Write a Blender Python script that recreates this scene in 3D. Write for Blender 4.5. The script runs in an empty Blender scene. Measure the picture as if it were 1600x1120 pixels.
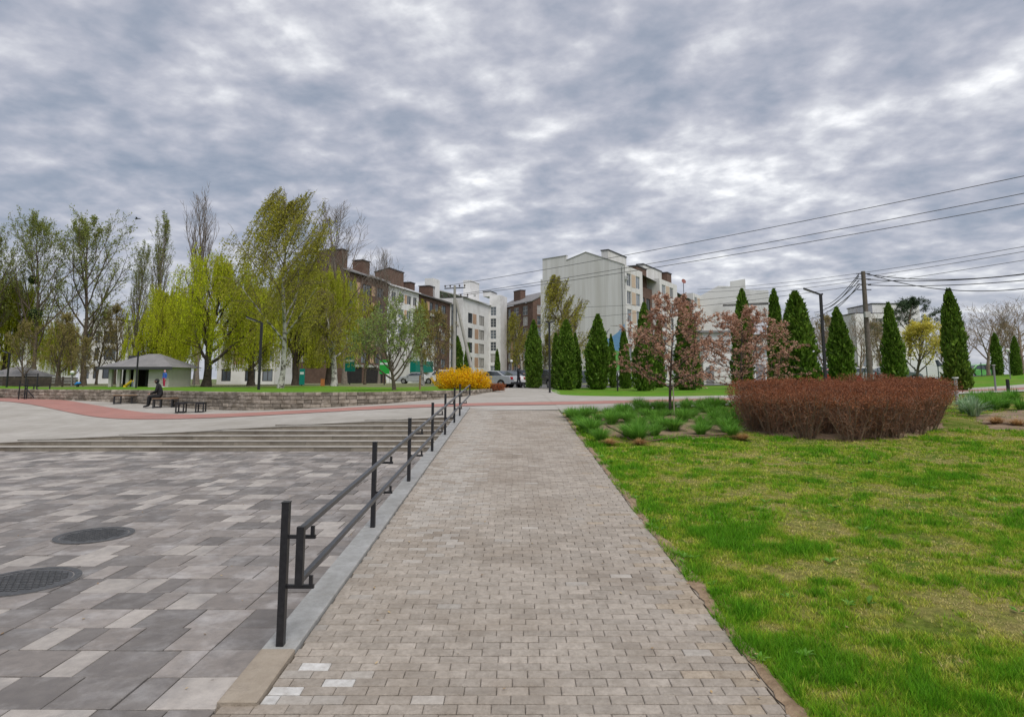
import bpy, math, random
import numpy as np
from mathutils import Vector, Matrix, Quaternion

# ------------------------------------------------------------------ camera, sky, sun, exposure
sc = bpy.context.scene
C = sc.collection
R = math.radians
CAM_H = 1.95; PITCH = R(7.0); FOC = 1000.0
cam = bpy.data.cameras.new('camera'); camo = bpy.data.objects.new('camera', cam); C.objects.link(camo)
cam.sensor_fit = 'HORIZONTAL'; cam.sensor_width = 36.0; cam.lens = 22.5
cam.shift_y = -0.0567; cam.clip_start = 0.05; cam.clip_end = 5000
camo.location = (0, 0, CAM_H); camo.rotation_euler = (R(90) + PITCH, 0, 0)
sc.camera = camo

SUN_EL, SUN_AZ = R(58), R(150)          # azimuth clockwise from +Y (the way the camera looks)
world = bpy.data.worlds.new('World'); sc.world = world; world.use_nodes = True
def build_world():
    nt = world.node_tree; N = nt.nodes; L = nt.links; N.clear()
    def nd(t, **k):
        n = N.new(t)
        for a, b in k.items(): setattr(n, a, b)
        return n
    def mth(op, a, b=None, c=None, clamp=False):
        n = nd('ShaderNodeMath', operation=op, use_clamp=clamp)
        for i, v in enumerate((a, b, c)):
            if v is None: continue
            if isinstance(v, (int, float)): n.inputs[i].default_value = v
            else: L.new(v, n.inputs[i])
        return n.outputs[0]
    tc = nd('ShaderNodeTexCoord'); sp = nd('ShaderNodeSeparateXYZ'); L.new(tc.outputs['Generated'], sp.inputs[0])
    z = mth('ADD', mth('MAXIMUM', sp.outputs[2], 0.0), 0.22)
    u = mth('DIVIDE', sp.outputs[0], z); v = mth('DIVIDE', sp.outputs[1], z)
    cb = nd('ShaderNodeCombineXYZ'); L.new(u, cb.inputs[0]); L.new(v, cb.inputs[1])
    def noise(scale, det, rough, dist, off, sx=1.0, rot=0.0):
        m = nd('ShaderNodeMapping'); L.new(cb.outputs[0], m.inputs[0]); m.inputs['Location'].default_value = off
        m.inputs['Scale'].default_value = (sx, 1, 1); m.inputs['Rotation'].default_value = (0, 0, rot)
        n = nd('ShaderNodeTexNoise'); L.new(m.outputs[0], n.inputs['Vector'])
        n.inputs['Scale'].default_value = scale; n.inputs['Detail'].default_value = det
        n.inputs['Roughness'].default_value = rough; n.inputs['Distortion'].default_value = dist
        return n.outputs['Fac']
    n1 = noise(1.9, 4, .52, .35, (3.1, 1.7, 0))          # large banks
    n2 = noise(7.0, 6, .52, .15, (7.3, 2.2, 0), 0.9, .5)  # cell clouds
    n3 = noise(15.0, 4, .55, .15, (1.3, 5.2, 0))          # fine
    s = mth('ADD', mth('ADD', mth('MULTIPLY', n1, .66), mth('MULTIPLY', n2, .68)), mth('MULTIPLY', n3, .20))
    # the layer is thinner (brighter, more broken) towards the right of the view than to the left
    s = mth('ADD', s, mth('MULTIPLY', sp.outputs[0], .055))
    # the cloud thins round one bearing, where the hidden sun glows through
    gl = nd('ShaderNodeVectorMath', operation='DOT_PRODUCT'); L.new(tc.outputs['Generated'], gl.inputs[0]); gl.inputs[1].default_value = Vector((.16, .86, .40)).normalized()
    s = mth('ADD', s, mth('MULTIPLY', mth('POWER', mth('MAXIMUM', gl.outputs['Value'], 0.0), 14.0), .055))
    s = mth('SUBTRACT', s, .772)
    t = mth('ADD', mth('MULTIPLY', s, 2.1), .5, clamp=True)
    cr = nd('ShaderNodeValToRGB'); L.new(t, cr.inputs[0]); e = cr.color_ramp.elements
    K = 1.0
    e[0].position = 0.0; e[0].color = (.25, .30, .385, 1)
    e[1].position = 1.0; e[1].color = (.98, .985, 1.0, 1)
    for p_, c_ in ((.28, (.34, .375, .455, 1)), (.50, (.445, .462, .535, 1)), (.66, (.55, .56, .62, 1)), (.82, (.71, .72, .76, 1))):
        q = e.new(p_); q.color = c_
    # towards the horizon the layer is seen edge on and evens out
    hz = nd('ShaderNodeMapRange'); L.new(sp.outputs[2], hz.inputs[0])
    hz.inputs[1].default_value = 0.0; hz.inputs[2].default_value = .16; hz.inputs[3].default_value = .55; hz.inputs[4].default_value = 0.0
    mx = nd('ShaderNodeMix', data_type='RGBA'); L.new(hz.outputs[0], mx.inputs[0]); L.new(cr.outputs[0], mx.inputs[6])
    mx.inputs[7].default_value = (.49, .515, .58, 1)
    sc_ = nd('ShaderNodeVectorMath', operation='SCALE'); L.new(mx.outputs[2], sc_.inputs[0]); sc_.inputs['Scale'].default_value = 6.75
    sky = nd('ShaderNodeTexSky', sky_type='NISHITA'); sky.sun_disc = False
    sky.sun_elevation = SUN_EL; sky.sun_rotation = SUN_AZ
    m2 = nd('ShaderNodeMix', data_type='RGBA'); m2.inputs[0].default_value = .93
    L.new(sky.outputs[0], m2.inputs[6]); L.new(sc_.outputs[0], m2.inputs[7])
    bg = nd('ShaderNodeBackground'); bg.inputs['Strength'].default_value = 0.10
    out = nd('ShaderNodeOutputWorld'); L.new(m2.outputs[2], bg.inputs[0]); L.new(bg.outputs[0], out.inputs[0])
build_world()
sun = bpy.data.lights.new('sun', 'SUN'); suno = bpy.data.objects.new('sun', sun); C.objects.link(suno)
sun.energy = 1.5; sun.angle = R(35); sun.color = (1.0, .955, .895)
sd = Vector((math.sin(SUN_AZ) * math.cos(SUN_EL), math.cos(SUN_AZ) * math.cos(SUN_EL), math.sin(SUN_EL)))
suno.rotation_euler = (-sd).to_track_quat('-Z', 'Y').to_euler()
vs = sc.view_settings; vs.view_transform = 'Standard'; vs.look = 'None'; vs.exposure = 0.66; vs.gamma = 1.0
vs.use_curve_mapping = False

# ------------------------------------------------------------------ helpers
rng = np.random.default_rng(7); random.seed(7)
Y0 = 592.0 - FOC * math.tan(PITCH)
def ray(x, y):
    a = (x - 800) / FOC; b = (y - Y0) / FOC
    d = np.array([a, math.cos(PITCH) + b * math.sin(PITCH), math.sin(PITCH) - b * math.cos(PITCH)])
    return d / d[1]
def at(x, y, Y):                       # surveyed point: bearing of the photograph's pixel at a distance Y
    d = ray(x, y); return Vector((d[0] * Y, Y, CAM_H + d[2] * Y))
def bear(x, Y, z=1.3):                 # X at distance Y
    zc = Y * math.cos(PITCH) + (z - CAM_H) * math.sin(PITCH)
    return (x - 800) / FOC * zc

def mesh_np(name, V, F, smooth=False):
    """F: list of arrays (k,n) of polygons with n corners"""
    me = bpy.data.meshes.new(name)
    V = np.asarray(V, np.float32).reshape(-1, 3)
    if isinstance(F, np.ndarray): F = [F]
    F = [np.asarray(f, np.int32) for f in F if len(f)]
    me.vertices.add(len(V)); me.vertices.foreach_set('co', V.ravel())
    tot = sum(f.size for f in F); np_ = sum(len(f) for f in F)
    me.loops.add(tot); me.polygons.add(np_)
    li = np.concatenate([f.ravel() for f in F]); me.loops.foreach_set('vertex_index', li)
    ls = []; c = 0
    for f in F:
        n = f.shape[1]; ls.append(c + np.arange(len(f)) * n); c += f.size
    me.polygons.foreach_set('loop_start', np.concatenate(ls).astype(np.int32))
    if smooth: me.polygons.foreach_set('use_smooth', np.ones(np_, bool))
    me.update(calc_edges=True); me.validate()
    return me

class MB:
    """collects boxes, bars, prisms, tubes into one mesh"""
    def __init__(s): s.V = []; s.F = []; s.M = []; s.S = []; s.m = 0; s.sm = False
    def add(s, vs_, fs):
        b = len(s.V); s.V.extend([tuple(v) for v in vs_])
        for f in fs: s.F.append([b + i for i in f]); s.M.append(s.m); s.S.append(s.sm)
    def box(s, x0, x1, y0, y1, z0, z1):
        s.add([(x0,y0,z0),(x1,y0,z0),(x1,y1,z0),(x0,y1,z0),(x0,y0,z1),(x1,y0,z1),(x1,y1,z1),(x0,y1,z1)],
              [(0,3,2,1),(4,5,6,7),(0,1,5,4),(1,2,6,5),(2,3,7,6),(3,0,4,7)])
    def obox(s, o, u, v, w):            # o corner, three edge vectors
        o, u, v, w = (Vector(a) for a in (o, u, v, w))
        s.add([o, o+u, o+u+v, o+v, o+w, o+u+w, o+u+v+w, o+v+w],
              [(0,3,2,1),(4,5,6,7),(0,1,5,4),(1,2,6,5),(2,3,7,6),(3,0,4,7)])
    def bar(s, a, b, w, h=None, up=(0,0,1)):   # square bar between two points
        a = Vector(a); b = Vector(b); d = (b - a).normalized(); h = h or w
        up = Vector(up)
        if abs(d.dot(up)) > .98: up = Vector((1, 0, 0))
        x = d.cross(up).normalized(); y = x.cross(d).normalized()
        s.obox(a - x*w/2 - y*h/2, x*w, b - a, y*h)
    def tube(s, pts, rad, k=6, cap=True):
        pts = [Vector(p) for p in pts]; n = len(pts)
        if isinstance(rad, (int, float)): rad = [rad] * n
        b = len(s.V); ref = Vector((0, 0, 1))
        for i, p in enumerate(pts):
            d = (pts[min(i+1, n-1)] - pts[max(i-1, 0)])
            d = d.normalized() if d.length > 1e-9 else Vector((0, 0, 1))
            r0 = ref if abs(d.dot(ref)) < .9 else Vector((1, 0, 0))
            x = d.cross(r0).normalized(); y = d.cross(x)
            for j in range(k):
                a = 2 * math.pi * j / k
                s.V.append(tuple(p + (x * math.cos(a) + y * math.sin(a)) * rad[i]))
        for i in range(n - 1):
            for j in range(k):
                s.F.append([b+i*k+j, b+i*k+(j+1) % k, b+(i+1)*k+(j+1) % k, b+(i+1)*k+j]); s.M.append(s.m); s.S.append(s.sm)
        if cap:
            s.F.append([b + j for j in range(k)][::-1]); s.M.append(s.m); s.S.append(s.sm)
            s.F.append([b + (n-1)*k + j for j in range(k)]); s.M.append(s.m); s.S.append(s.sm)
    def lathe(s, c, prof, k=12):        # prof: (r, z)
        c = Vector(c); s.tube([c + Vector((0, 0, z)) for r, z in prof], [max(r, 1e-4) for r, z in prof], k)
    def prism(s, poly, axis_o, axis_d):  # poly: 3D points, extruded
        n = len(poly); d = Vector(axis_d); P = [Vector(p) for p in poly]
        s.add(P + [p + d for p in P], [tuple(range(n))[::-1], tuple(range(n, 2*n))] + [(i, (i+1) % n, n + (i+1) % n, n + i) for i in range(n)])
    def mesh(s, name, mats, off=(0,0,0), recalc=False):
        me = bpy.data.meshes.new(name)
        o = Vector(off)
        me.from_pydata([Vector(v) - o for v in s.V], [], s.F)
        if not isinstance(mats, (list, tuple)): mats = [mats]
        for m in mats: me.materials.append(m)
        if len(mats) > 1: me.polygons.foreach_set('material_index', s.M)
        if any(s.S): me.polygons.foreach_set('use_smooth', s.S)
        if recalc:
            import bmesh
            bm = bmesh.new(); bm.from_mesh(me); bmesh.ops.recalc_face_normals(bm, faces=bm.faces); bm.to_mesh(me); bm.free()
        me.update(); return me

def woff(o):
    v = Vector((0, 0, 0))
    while o is not None: v += o.location; o = o.parent
    return v
def link(name, me, parent=None, loc=None):
    o = bpy.data.objects.new(name, me); C.objects.link(o)
    if parent is not None: o.parent = parent
    if loc is not None: o.location = loc
    return o
def part(name, mb, mat, parent, recalc=False):     # mesh in world coordinates under a thing whose root is unrotated
    return link(name, mb.mesh(name, mat, woff(parent), recalc), parent)
def tag(o, label, cat, group=None):
    o['label'] = label; o['category'] = cat
    if group: o['group'] = group
    return o
def thing(name, label, cat, loc=(0,0,0), group=None, rz=0.0):
    o = bpy.data.objects.new(name, None); C.objects.link(o); o.location = loc; o.rotation_euler = (0, 0, rz)
    o.empty_display_size = .2
    return tag(o, label, cat, group)
def struct(o, kind='structure'):
    o['kind'] = kind; return o
def copy_tree(o, parent=None):
    c = o.copy(); C.objects.link(c); c.parent = parent
    for ch in list(o.children): copy_tree(ch, c)
    return c

# ------------------------------------------------------------------ materials
MATS = {}
def material(name, c1, c2=None, scale=6.0, rough=.8, detail=6, bump=0.0, bscale=None, metal=0.0, rnd=0.0, c3=None, s3=1.0,
             trans=0.0, spec=.4, coat=0.0, p1=.35, p2=.65, isl=False, obj=False, c4=None, s4=12.0, a4=.6, streak=None):
    """noise between c1 and c2; rnd = brightness spread between pieces; c3 = larger stains; trans = translucent share"""
    if name in MATS: return MATS[name]
    m = bpy.data.materials.new(name); m.use_nodes = True; nt = m.node_tree; N = nt.nodes; L = nt.links
    bs = N['Principled BSDF']; out = N['Material Output']
    bs.inputs['Roughness'].default_value = rough; bs.inputs['Metallic'].default_value = metal
    bs.inputs['Specular IOR Level'].default_value = spec
    bs.inputs['Coat Weight'].default_value = coat
    geo = N.new('ShaderNodeNewGeometry'); tc = N.new('ShaderNodeTexCoord')
    vec = tc.outputs['Object'] if obj else geo.outputs['Position']
    if streak:
        mp_ = N.new('ShaderNodeMapping'); mp_.inputs['Scale'].default_value = (1, 1, streak); L.new(vec, mp_.inputs[0]); vec = mp_.outputs[0]
    col = None
    def rgb(c):
        n = N.new('ShaderNodeRGB'); n.outputs[0].default_value = (*c, 1); return n.outputs[0]
    def noise(s, d=detail):
        n = N.new('ShaderNodeTexNoise'); n.inputs['Scale'].default_value = s; n.inputs['Detail'].default_value = d
        n.inputs['Roughness'].default_value = .62; L.new(vec, n.inputs['Vector']); return n.outputs['Fac']
    def mix(f, a, b):
        n = N.new('ShaderNodeMix'); n.data_type = 'RGBA'; L.new(f, n.inputs[0]); L.new(a, n.inputs[6]); L.new(b, n.inputs[7]); return n.outputs[2]
    def rng_(f, a, b, lo=0., hi=1.):
        n = N.new('ShaderNodeMapRange'); L.new(f, n.inputs[0]); n.inputs[1].default_value = a; n.inputs[2].default_value = b
        n.inputs[3].default_value = lo; n.inputs[4].default_value = hi; return n.outputs[0]
    col = rgb(c1)
    rv = None
    if rnd or isl:
        oi = N.new('ShaderNodeObjectInfo'); ad = N.new('ShaderNodeMath'); ad.operation = 'ADD'
        L.new(oi.outputs['Random'], ad.inputs[0]); L.new(geo.outputs['Random Per Island'], ad.inputs[1])
        fr = N.new('ShaderNodeMath'); fr.operation = 'FRACT'; L.new(ad.outputs[0], fr.inputs[0]); rv = fr.outputs[0]
    if c2 is not None:
        if isl: col = mix(rng_(rv, 0., 1.), col, rgb(c2))
        else: col = mix(rng_(noise(scale), p1, p2), col, rgb(c2))
    if c3 is not None:
        col = mix(rng_(noise(s3, 5), .48, .72), col, rgb(c3))
    if c4 is not None:
        f4 = rng_(noise(s4, 8), .42, .74, 0, a4); col = mix(f4, col, rgb(c4))
    if rnd:
        wn = N.new('ShaderNodeTexWhiteNoise'); wn.noise_dimensions = '1D'; L.new(rv, wn.inputs['W'])
        hv = N.new('ShaderNodeHueSaturation'); L.new(col, hv.inputs['Color'])
        L.new(rng_(wn.outputs['Value'], 0, 1, 1 - rnd, 1 + rnd), hv.inputs['Value'])
        col = hv.outputs[0]
    L.new(col, bs.inputs['Base Color'])
    if bump:
        b = N.new('ShaderNodeBump'); b.inputs['Strength'].default_value = bump; b.inputs['Distance'].default_value = .02
        L.new(noise(bscale or scale * 4, 4), b.inputs['Height']); L.new(b.outputs[0], bs.inputs['Normal'])
    if trans:
        tr = N.new('ShaderNodeBsdfTranslucent'); L.new(col, tr.inputs['Color'])
        ms = N.new('ShaderNodeMixShader'); ms.inputs[0].default_value = trans
        L.new(bs.outputs[0], ms.inputs[1]); L.new(tr.outputs[0], ms.inputs[2]); L.new(ms.outputs[0], out.inputs['Surface'])
    MATS[name] = m; return m
M = material
paver = M('warm grey paver', (.335,.292,.245), (.425,.376,.322), 9, .85, bump=.5, bscale=60, rnd=.12, c3=(.265,.22,.175), s3=.9, c4=(.16,.135,.11), s4=30, a4=.45)
paver_ochre = M('ochre-stained paver', (.33,.27,.205), (.41,.345,.27), 9, .88, bump=.5, bscale=60, rnd=.12, c4=(.17,.13,.09), s4=25, a4=.5)
paver_pale = M('pale paver', (.44,.405,.36), (.36,.325,.285), 9, .85, bump=.4, bscale=60, rnd=.12, c4=(.22,.19,.16), s4=30, a4=.4)
paver_white = M('white paver', (.62,.61,.59), (.50,.49,.465), 12, .8, bump=.3, bscale=60, rnd=.08, c4=(.30,.27,.24), s4=22, a4=.6)
joint = M('joint sand', (.10,.088,.072), (.16,.14,.115), 14, .95, bump=.3, bscale=70)
slab_mat = M('plaza slab', (.215,.19,.172), (.31,.277,.252), 1.0, .72, isl=True, rnd=.16, c3=(.40,.375,.36), s3=2.6, bump=.3, bscale=50, c4=(.13,.12,.115), s4=9, a4=.55)
slab_dark = M('dark plaza slab', (.158,.143,.132), (.20,.182,.168), 3.0, .7, rnd=.12, c3=(.30,.285,.275), s3=2.9, bump=.3, bscale=50, c4=(.12,.11,.108), s4=9, a4=.55)
slab_pale = M('pale plaza slab', (.385,.35,.315), (.47,.43,.39), 3.0, .75, rnd=.1, c3=(.29,.27,.255), s3=2.4, bump=.3, bscale=50, c4=(.22,.20,.19), s4=10, a4=.5)
kerb_grey = M('kerb concrete', (.35,.35,.335), (.44,.44,.425), 4, .85, bump=.35, bscale=50, c3=(.29,.285,.265), s3=2.2, c4=(.22,.205,.185), s4=14, a4=.45)
kerb_tan = M('tan kerb concrete', (.29,.24,.185), (.37,.315,.25), 5, .88, bump=.5, bscale=45, c3=(.24,.20,.16), s3=3)
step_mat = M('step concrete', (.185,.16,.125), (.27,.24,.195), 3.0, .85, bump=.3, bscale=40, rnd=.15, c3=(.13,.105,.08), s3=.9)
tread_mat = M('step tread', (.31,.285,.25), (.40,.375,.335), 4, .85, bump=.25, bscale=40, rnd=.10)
stone = M('wall block', (.19,.16,.125), (.36,.315,.265), 3.5, .92, bump=1.0, bscale=14, rnd=.32, c3=(.14,.115,.085), s3=2.5)
paving_pale = M('pale fine paving', (.385,.36,.32), (.46,.435,.395), .5, .88, bump=.15, bscale=30, c3=(.33,.305,.265), s3=.3, c4=(.27,.245,.21), s4=2.2, a4=.5)
paving_red = M('red fine paving', (.37,.175,.145), (.43,.21,.175), .8, .88, bump=.15, bscale=30, c3=(.33,.165,.14), s3=.6, c4=(.30,.22,.19), s4=5, a4=.35)
asphalt = M('asphalt', (.10,.10,.10), (.15,.145,.14), 3, .9, bump=.2, bscale=40)
black_steel = M('black painted steel', (.012,.012,.014), (.022,.022,.025), 30, .42, spec=.5)
rail_steel = M('handrail steel', (.035,.037,.042), (.055,.058,.065), 25, .34, spec=.6, metal=.2)
iron = M('cast iron', (.085,.088,.092), (.14,.14,.14), 20, .6, metal=.4, bump=.3, bscale=80)
soil = M('bed soil', (.21,.145,.09), (.31,.225,.145), 5, .97, bump=.8, bscale=22, c3=(.13,.095,.065), s3=1.5)
bark = M('bark', (.085,.065,.045), (.17,.135,.10), 5, .95, bump=.6, bscale=18, obj=True)
bark_grey = M('grey bark', (.15,.125,.10), (.26,.22,.185), 5, .95, bump=.5, bscale=18, obj=True)
bark_dark = M('dark bark', (.045,.035,.028), (.10,.078,.06), 5, .95, bump=.6, bscale=18, obj=True)
birch_bark = M('birch bark', (.50,.48,.44), (.10,.088,.075), 3.0, .85, p1=.46, p2=.60, obj=True)
def leafm(n, a, b, tr=.3, rnd=.25): return M(n, a, b, isl=True, rnd=rnd, rough=.6, trans=tr, spec=.25)
lf_willow = leafm('willow leaf', (.47,.56,.014), (.66,.69,.04), .5)
lf_olive = leafm('olive willow leaf', (.38,.45,.025), (.55,.57,.05), .5)
lf_poplar = leafm('poplar leaf', (.21,.27,.05), (.36,.39,.11), .45)
lf_birch = leafm('birch leaf', (.36,.365,.035), (.52,.48,.08), .5)
lf_pear = leafm('fresh leaf', (.19,.29,.05), (.38,.44,.17), .4)
lf_crab = leafm('copper leaf', (.38,.19,.115), (.74,.48,.355), .35)
lf_thuja = leafm('thuja spray', (.06,.135,.012), (.18,.29,.035), .3, .55)
lf_pine = leafm('pine needles', (.03,.06,.025), (.06,.10,.04), .1)
lf_maple = leafm('maple flower', (.60,.55,.08), (.76,.67,.17), .5)
lf_fors = leafm('forsythia flower', (.92,.66,.010), (.86,.50,.008), .4, .15)
lf_barb = leafm('barberry leaf', (.24,.095,.042), (.34,.15,.06), .3)
lf_barb2 = leafm('barberry top leaf', (.25,.088,.044), (.36,.14,.062), .3)
lf_rust = leafm('rust hedge leaf', (.30,.075,.02), (.38,.11,.03), .2)
twig_red = M('reddish twig', (.20,.115,.072), (.33,.20,.135), 8, .9, isl=True, rnd=.2)
twig_brown = M('brown twig', (.15,.10,.068), (.25,.178,.125), 8, .9, isl=True, rnd=.2)
blade_g = leafm('tuft blade', (.095,.27,.03), (.21,.43,.06), .4)
blade_s = leafm('striped leaf', (.20,.36,.16), (.42,.54,.36), .25)
blade_dry = leafm('dry blade', (.40,.23,.09), (.55,.36,.17), .25)
white_wall = M('white render', (.80,.795,.785), (.74,.735,.72), .5, .9, c3=(.58,.575,.555), s3=.25, bump=.1, bscale=8)
grey_wall = M('grey white render', (.70,.695,.68), (.76,.755,.745), .6, .9, c3=(.58,.57,.535), s3=.5, bump=.1, bscale=8, c4=(.50,.485,.44), s4=1.6, a4=.55, streak=.06)
brown_wall = M('brown brick', (.125,.076,.056), (.17,.106,.08), 3, .9, bump=.4, bscale=12, c3=(.10,.06,.045), s3=.5)
peach = M('peach panel', (.55,.36,.22), (.60,.41,.27), 1, .85)
roof_grey = M('grey roof', (.20,.195,.195), (.26,.25,.25), 2, .8, bump=.3, bscale=10)
roof_dark = M('dark roof metal', (.03,.03,.032), (.05,.05,.052), 4, .5)
curtain = M('curtained glass', (.30,.29,.27), (.42,.40,.37), .8, .12, spec=.8)
glass_pale = M('painted sky-reflection glass', (.12,.145,.17), (.20,.23,.26), .3, .05, spec=.9)  # sky reflection put into the pane colour
glass = M('window glass', (.035,.045,.055), (.07,.085,.10), .25, .06, spec=.9)
frame_dark = M('dark window frame', (.05,.045,.042), None, rough=.5)
frame_white = M('white window frame', (.70,.70,.69), None, rough=.5)
concrete = M('pole concrete', (.33,.315,.285), (.42,.405,.37), 4, .9, bump=.3, bscale=30)
wood_pole = M('weathered pole', (.105,.09,.072), (.17,.145,.12), 6, .9, bump=.4, bscale=25)
wood = M('bench wood', (.22,.13,.07), (.30,.19,.11), 8, .7)
dark_wood = M('dark fence board', (.055,.042,.034), (.095,.075,.06), 4, .9, rnd=.2)
wire_m = M('cable', (.02,.02,.022), None, rough=.6)
wire_al = M('bare aluminium cable', (.12,.12,.125), None, rough=.5, metal=.3)
teal = M('teal sign', (.0,.20,.15), None, rough=.5)
green_sign = M('green sign', (.02,.36,.05), None, rough=.5)
siding = M('white siding', (.54,.495,.45), (.59,.545,.50), 2, .7)
black_void = M('dark interior', (.02,.02,.02), (.035,.03,.03), 2, .9)  # flat near-black standing in for the shade of unlit interiors
def plain(n, c, r=.6, **k): return M(n, c, None, rough=r, **k)
# ------------------------------------------------------------------ the lie of the land
RS = .0465                                   # ramp slope
def ramp_z(y): return RS * (np.asarray(y, float) - 4.0)
def front_z(x): return np.maximum(.865 + .0475 * np.asarray(x, float), .012)
NS, RI, TR, YB = 7, .112, .42, 17.80         # steps: count, rise, tread, first riser
WALL = [(0,607,.86),(60,608,.85),(130,608.3,.81),(210,608.8,.72),(270,610.2,.65),(320,611.4,.60),(400,612.5,.63),(500,612.5,.73),
        (600,612,.88),(690,610,1.0),(740,608.8,1.12),(770,607,1.22),(786,605.2,1.30)]
WTOP = 1.40
wall_pts = []
for x, y, zb in WALL:
    d = ray(x, y); Y = (WTOP - CAM_H) / d[2]; wall_pts.append((d[0] * Y, Y, zb))
wall_pts = [(-46.0, 35.5, .90), (-38.0, 36.6, .88)] + wall_pts
ctl = [(x, 18.2 + (x + 13.7) * .17, float(front_z(x))) for x in (-24, -20, -16.5, -13.7, -11, -8, -5, -1.7)]
ctl += [(x, y, float(ramp_z(y))) for x in (-1.4, 1.7, 8, 16, 28, 45) for y in (-6, 3, 10, 16, 20)]
ctl += [(0, 24, .92), (0, 30, 1.02), (1.5, 40, 1.12), (1, 55, 1.18), (0, 85, 1.2), (25, 90, 1.4), (-40, 26, .5), (-30, 24, .2)]
ctl += [(x, y, z) for x, y, z in wall_pts]
ctl += [(7, 23, .96), (8, 30, 1.1), (18, 24, .95), (26, 34, 1.25), (30, 42, 1.32), (6, 46, 1.25), (15, 46, 1.27), (32, 46, 1.4), (48, 58, 2.45),
        (32, 62, 1.5), (38, 66, 1.55), (26, 58, 1.42), (36, 52, 1.6), (60, 50, 2.2), (15, 65, 1.4), (60, 90, 2.6), (90, 60, 2.4)]
ctl = np.array(ctl)
def _U(r2): return np.where(r2 > 1e-9, r2 * np.log(r2 + 1e-12), 0.0)
def _fit():
    P = ctl[:, :2]; n = len(P)
    A = _U(((P[:, None] - P[None]) ** 2).sum(-1)) + np.eye(n) * 1.5
    B = np.hstack([np.ones((n, 1)), P]); K = np.block([[A, B], [B.T, np.zeros((3, 3))]])
    return np.linalg.solve(K, np.concatenate([ctl[:, 2], np.zeros(3)]))
_w = _fit()
def G(x, y):
    x = np.atleast_1d(np.asarray(x, float)); y = np.atleast_1d(np.asarray(y, float)); n = len(ctl)
    r2 = (x[:, None] - ctl[None, :, 0]) ** 2 + (y[:, None] - ctl[None, :, 1]) ** 2
    z = _U(r2) @ _w[:n] + _w[n] + _w[n+1] * x + _w[n+2] * y
    k = np.clip((y - 70) / 30, 0, 1)
    return z * (1 - k) + 1.3 * k
def G1(x, y): return float(G(x, y)[0])
def LZ(x, y):                                  # raised lawn behind the retaining wall
    return 1.37 - .0012 * max(0, y - 40)
def hit(px, py):                               # where the sight line of a pixel meets the upper ground
    d = ray(px, py); Y = 25.0
    lo, hi = 8.0, 90.0
    for _ in range(50):
        m = (lo + hi) / 2
        if CAM_H + d[2] * m > G1(d[0] * m, m): lo = m
        else: hi = m
    return d[0] * lo, lo
# ------------------------------------------------------------------ far ground, lawns, paving
lawn_m = None
def lawn_material():
    m = bpy.data.materials.new('lawn turf'); m.use_nodes = True; nt = m.node_tree; N = nt.nodes; L = nt.links
    bs = N['Principled BSDF']; bs.inputs['Roughness'].default_value = .95; bs.inputs['Specular IOR Level'].default_value = .1
    geo = N.new('ShaderNodeNewGeometry')
    def noise(s, d, off=0):
        mp = N.new('ShaderNodeMapping'); mp.inputs['Location'].default_value = (off, off, 0); L.new(geo.outputs['Position'], mp.inputs[0])
        n = N.new('ShaderNodeTexNoise'); n.inputs['Scale'].default_value = s; n.inputs['Detail'].default_value = d; n.inputs['Roughness'].default_value = .65
        L.new(mp.outputs[0], n.inputs['Vector']); return n.outputs['Fac']
    def ramp(f, stops):
        r = N.new('ShaderNodeValToRGB'); L.new(f, r.inputs[0]); e = r.color_ramp.elements
        e[0].position, e[0].color = stops[0][0], (*stops[0][1], 1); e[1].position, e[1].color = stops[-1][0], (*stops[-1][1], 1)
        for p, c in stops[1:-1]: q = e.new(p); q.color = (*c, 1)
        return r.outputs[0]
    a = ramp(noise(.8, 8), [(.30, (.08,.16,.014)), (.46, (.15,.21,.03)), (.58, (.27,.26,.08)), (.72, (.38,.31,.16))])
    b = ramp(noise(14, 6, 3), [(.3, (.35,.35,.3)), (.7, (1.35,1.3,1.2))])
    mx = N.new('ShaderNodeMix'); mx.data_type = 'RGBA'; mx.blend_type = 'MULTIPLY'; mx.inputs[0].default_value = .8
    L.new(a, mx.inputs[6]); L.new(b, mx.inputs[7]); L.new(mx.outputs[2], bs.inputs['Base Color'])
    bp = N.new('ShaderNodeBump'); bp.inputs['Strength'].default_value = .9; bp.inputs['Distance'].default_value = .05
    L.new(noise(30, 5), bp.inputs['Height']); L.new(bp.outputs[0], bs.inputs['Normal'])
    return m
lawn_m = lawn_material()
far_m = M('far ground', (.09,.14,.025), (.14,.18,.05), .3, .95, c3=(.18,.15,.10), s3=.1)

def grid_sheet(name, xs_fn, ys, nx, zf, mat, flip=False):
    """rows at each y, columns spread between xs_fn(y)"""
    V = []; ys = np.asarray(ys, float)
    for y in ys:
        x0, x1 = xs_fn(y); t = np.linspace(0, 1, nx); x = x0 + (x1 - x0) * t
        V.append(np.stack([x, np.full(nx, y), zf(x, np.full(nx, y))], 1))
    V = np.concatenate(V); n = len(ys)
    i = np.arange(n - 1)[:, None] * nx + np.arange(nx - 1)[None]
    F = np.stack([i, i + 1, i + nx + 1, i + nx], -1).reshape(-1, 4)
    me = mesh_np(name, V, F, True); me.materials.append(mat)
    return link(name, me)

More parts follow.
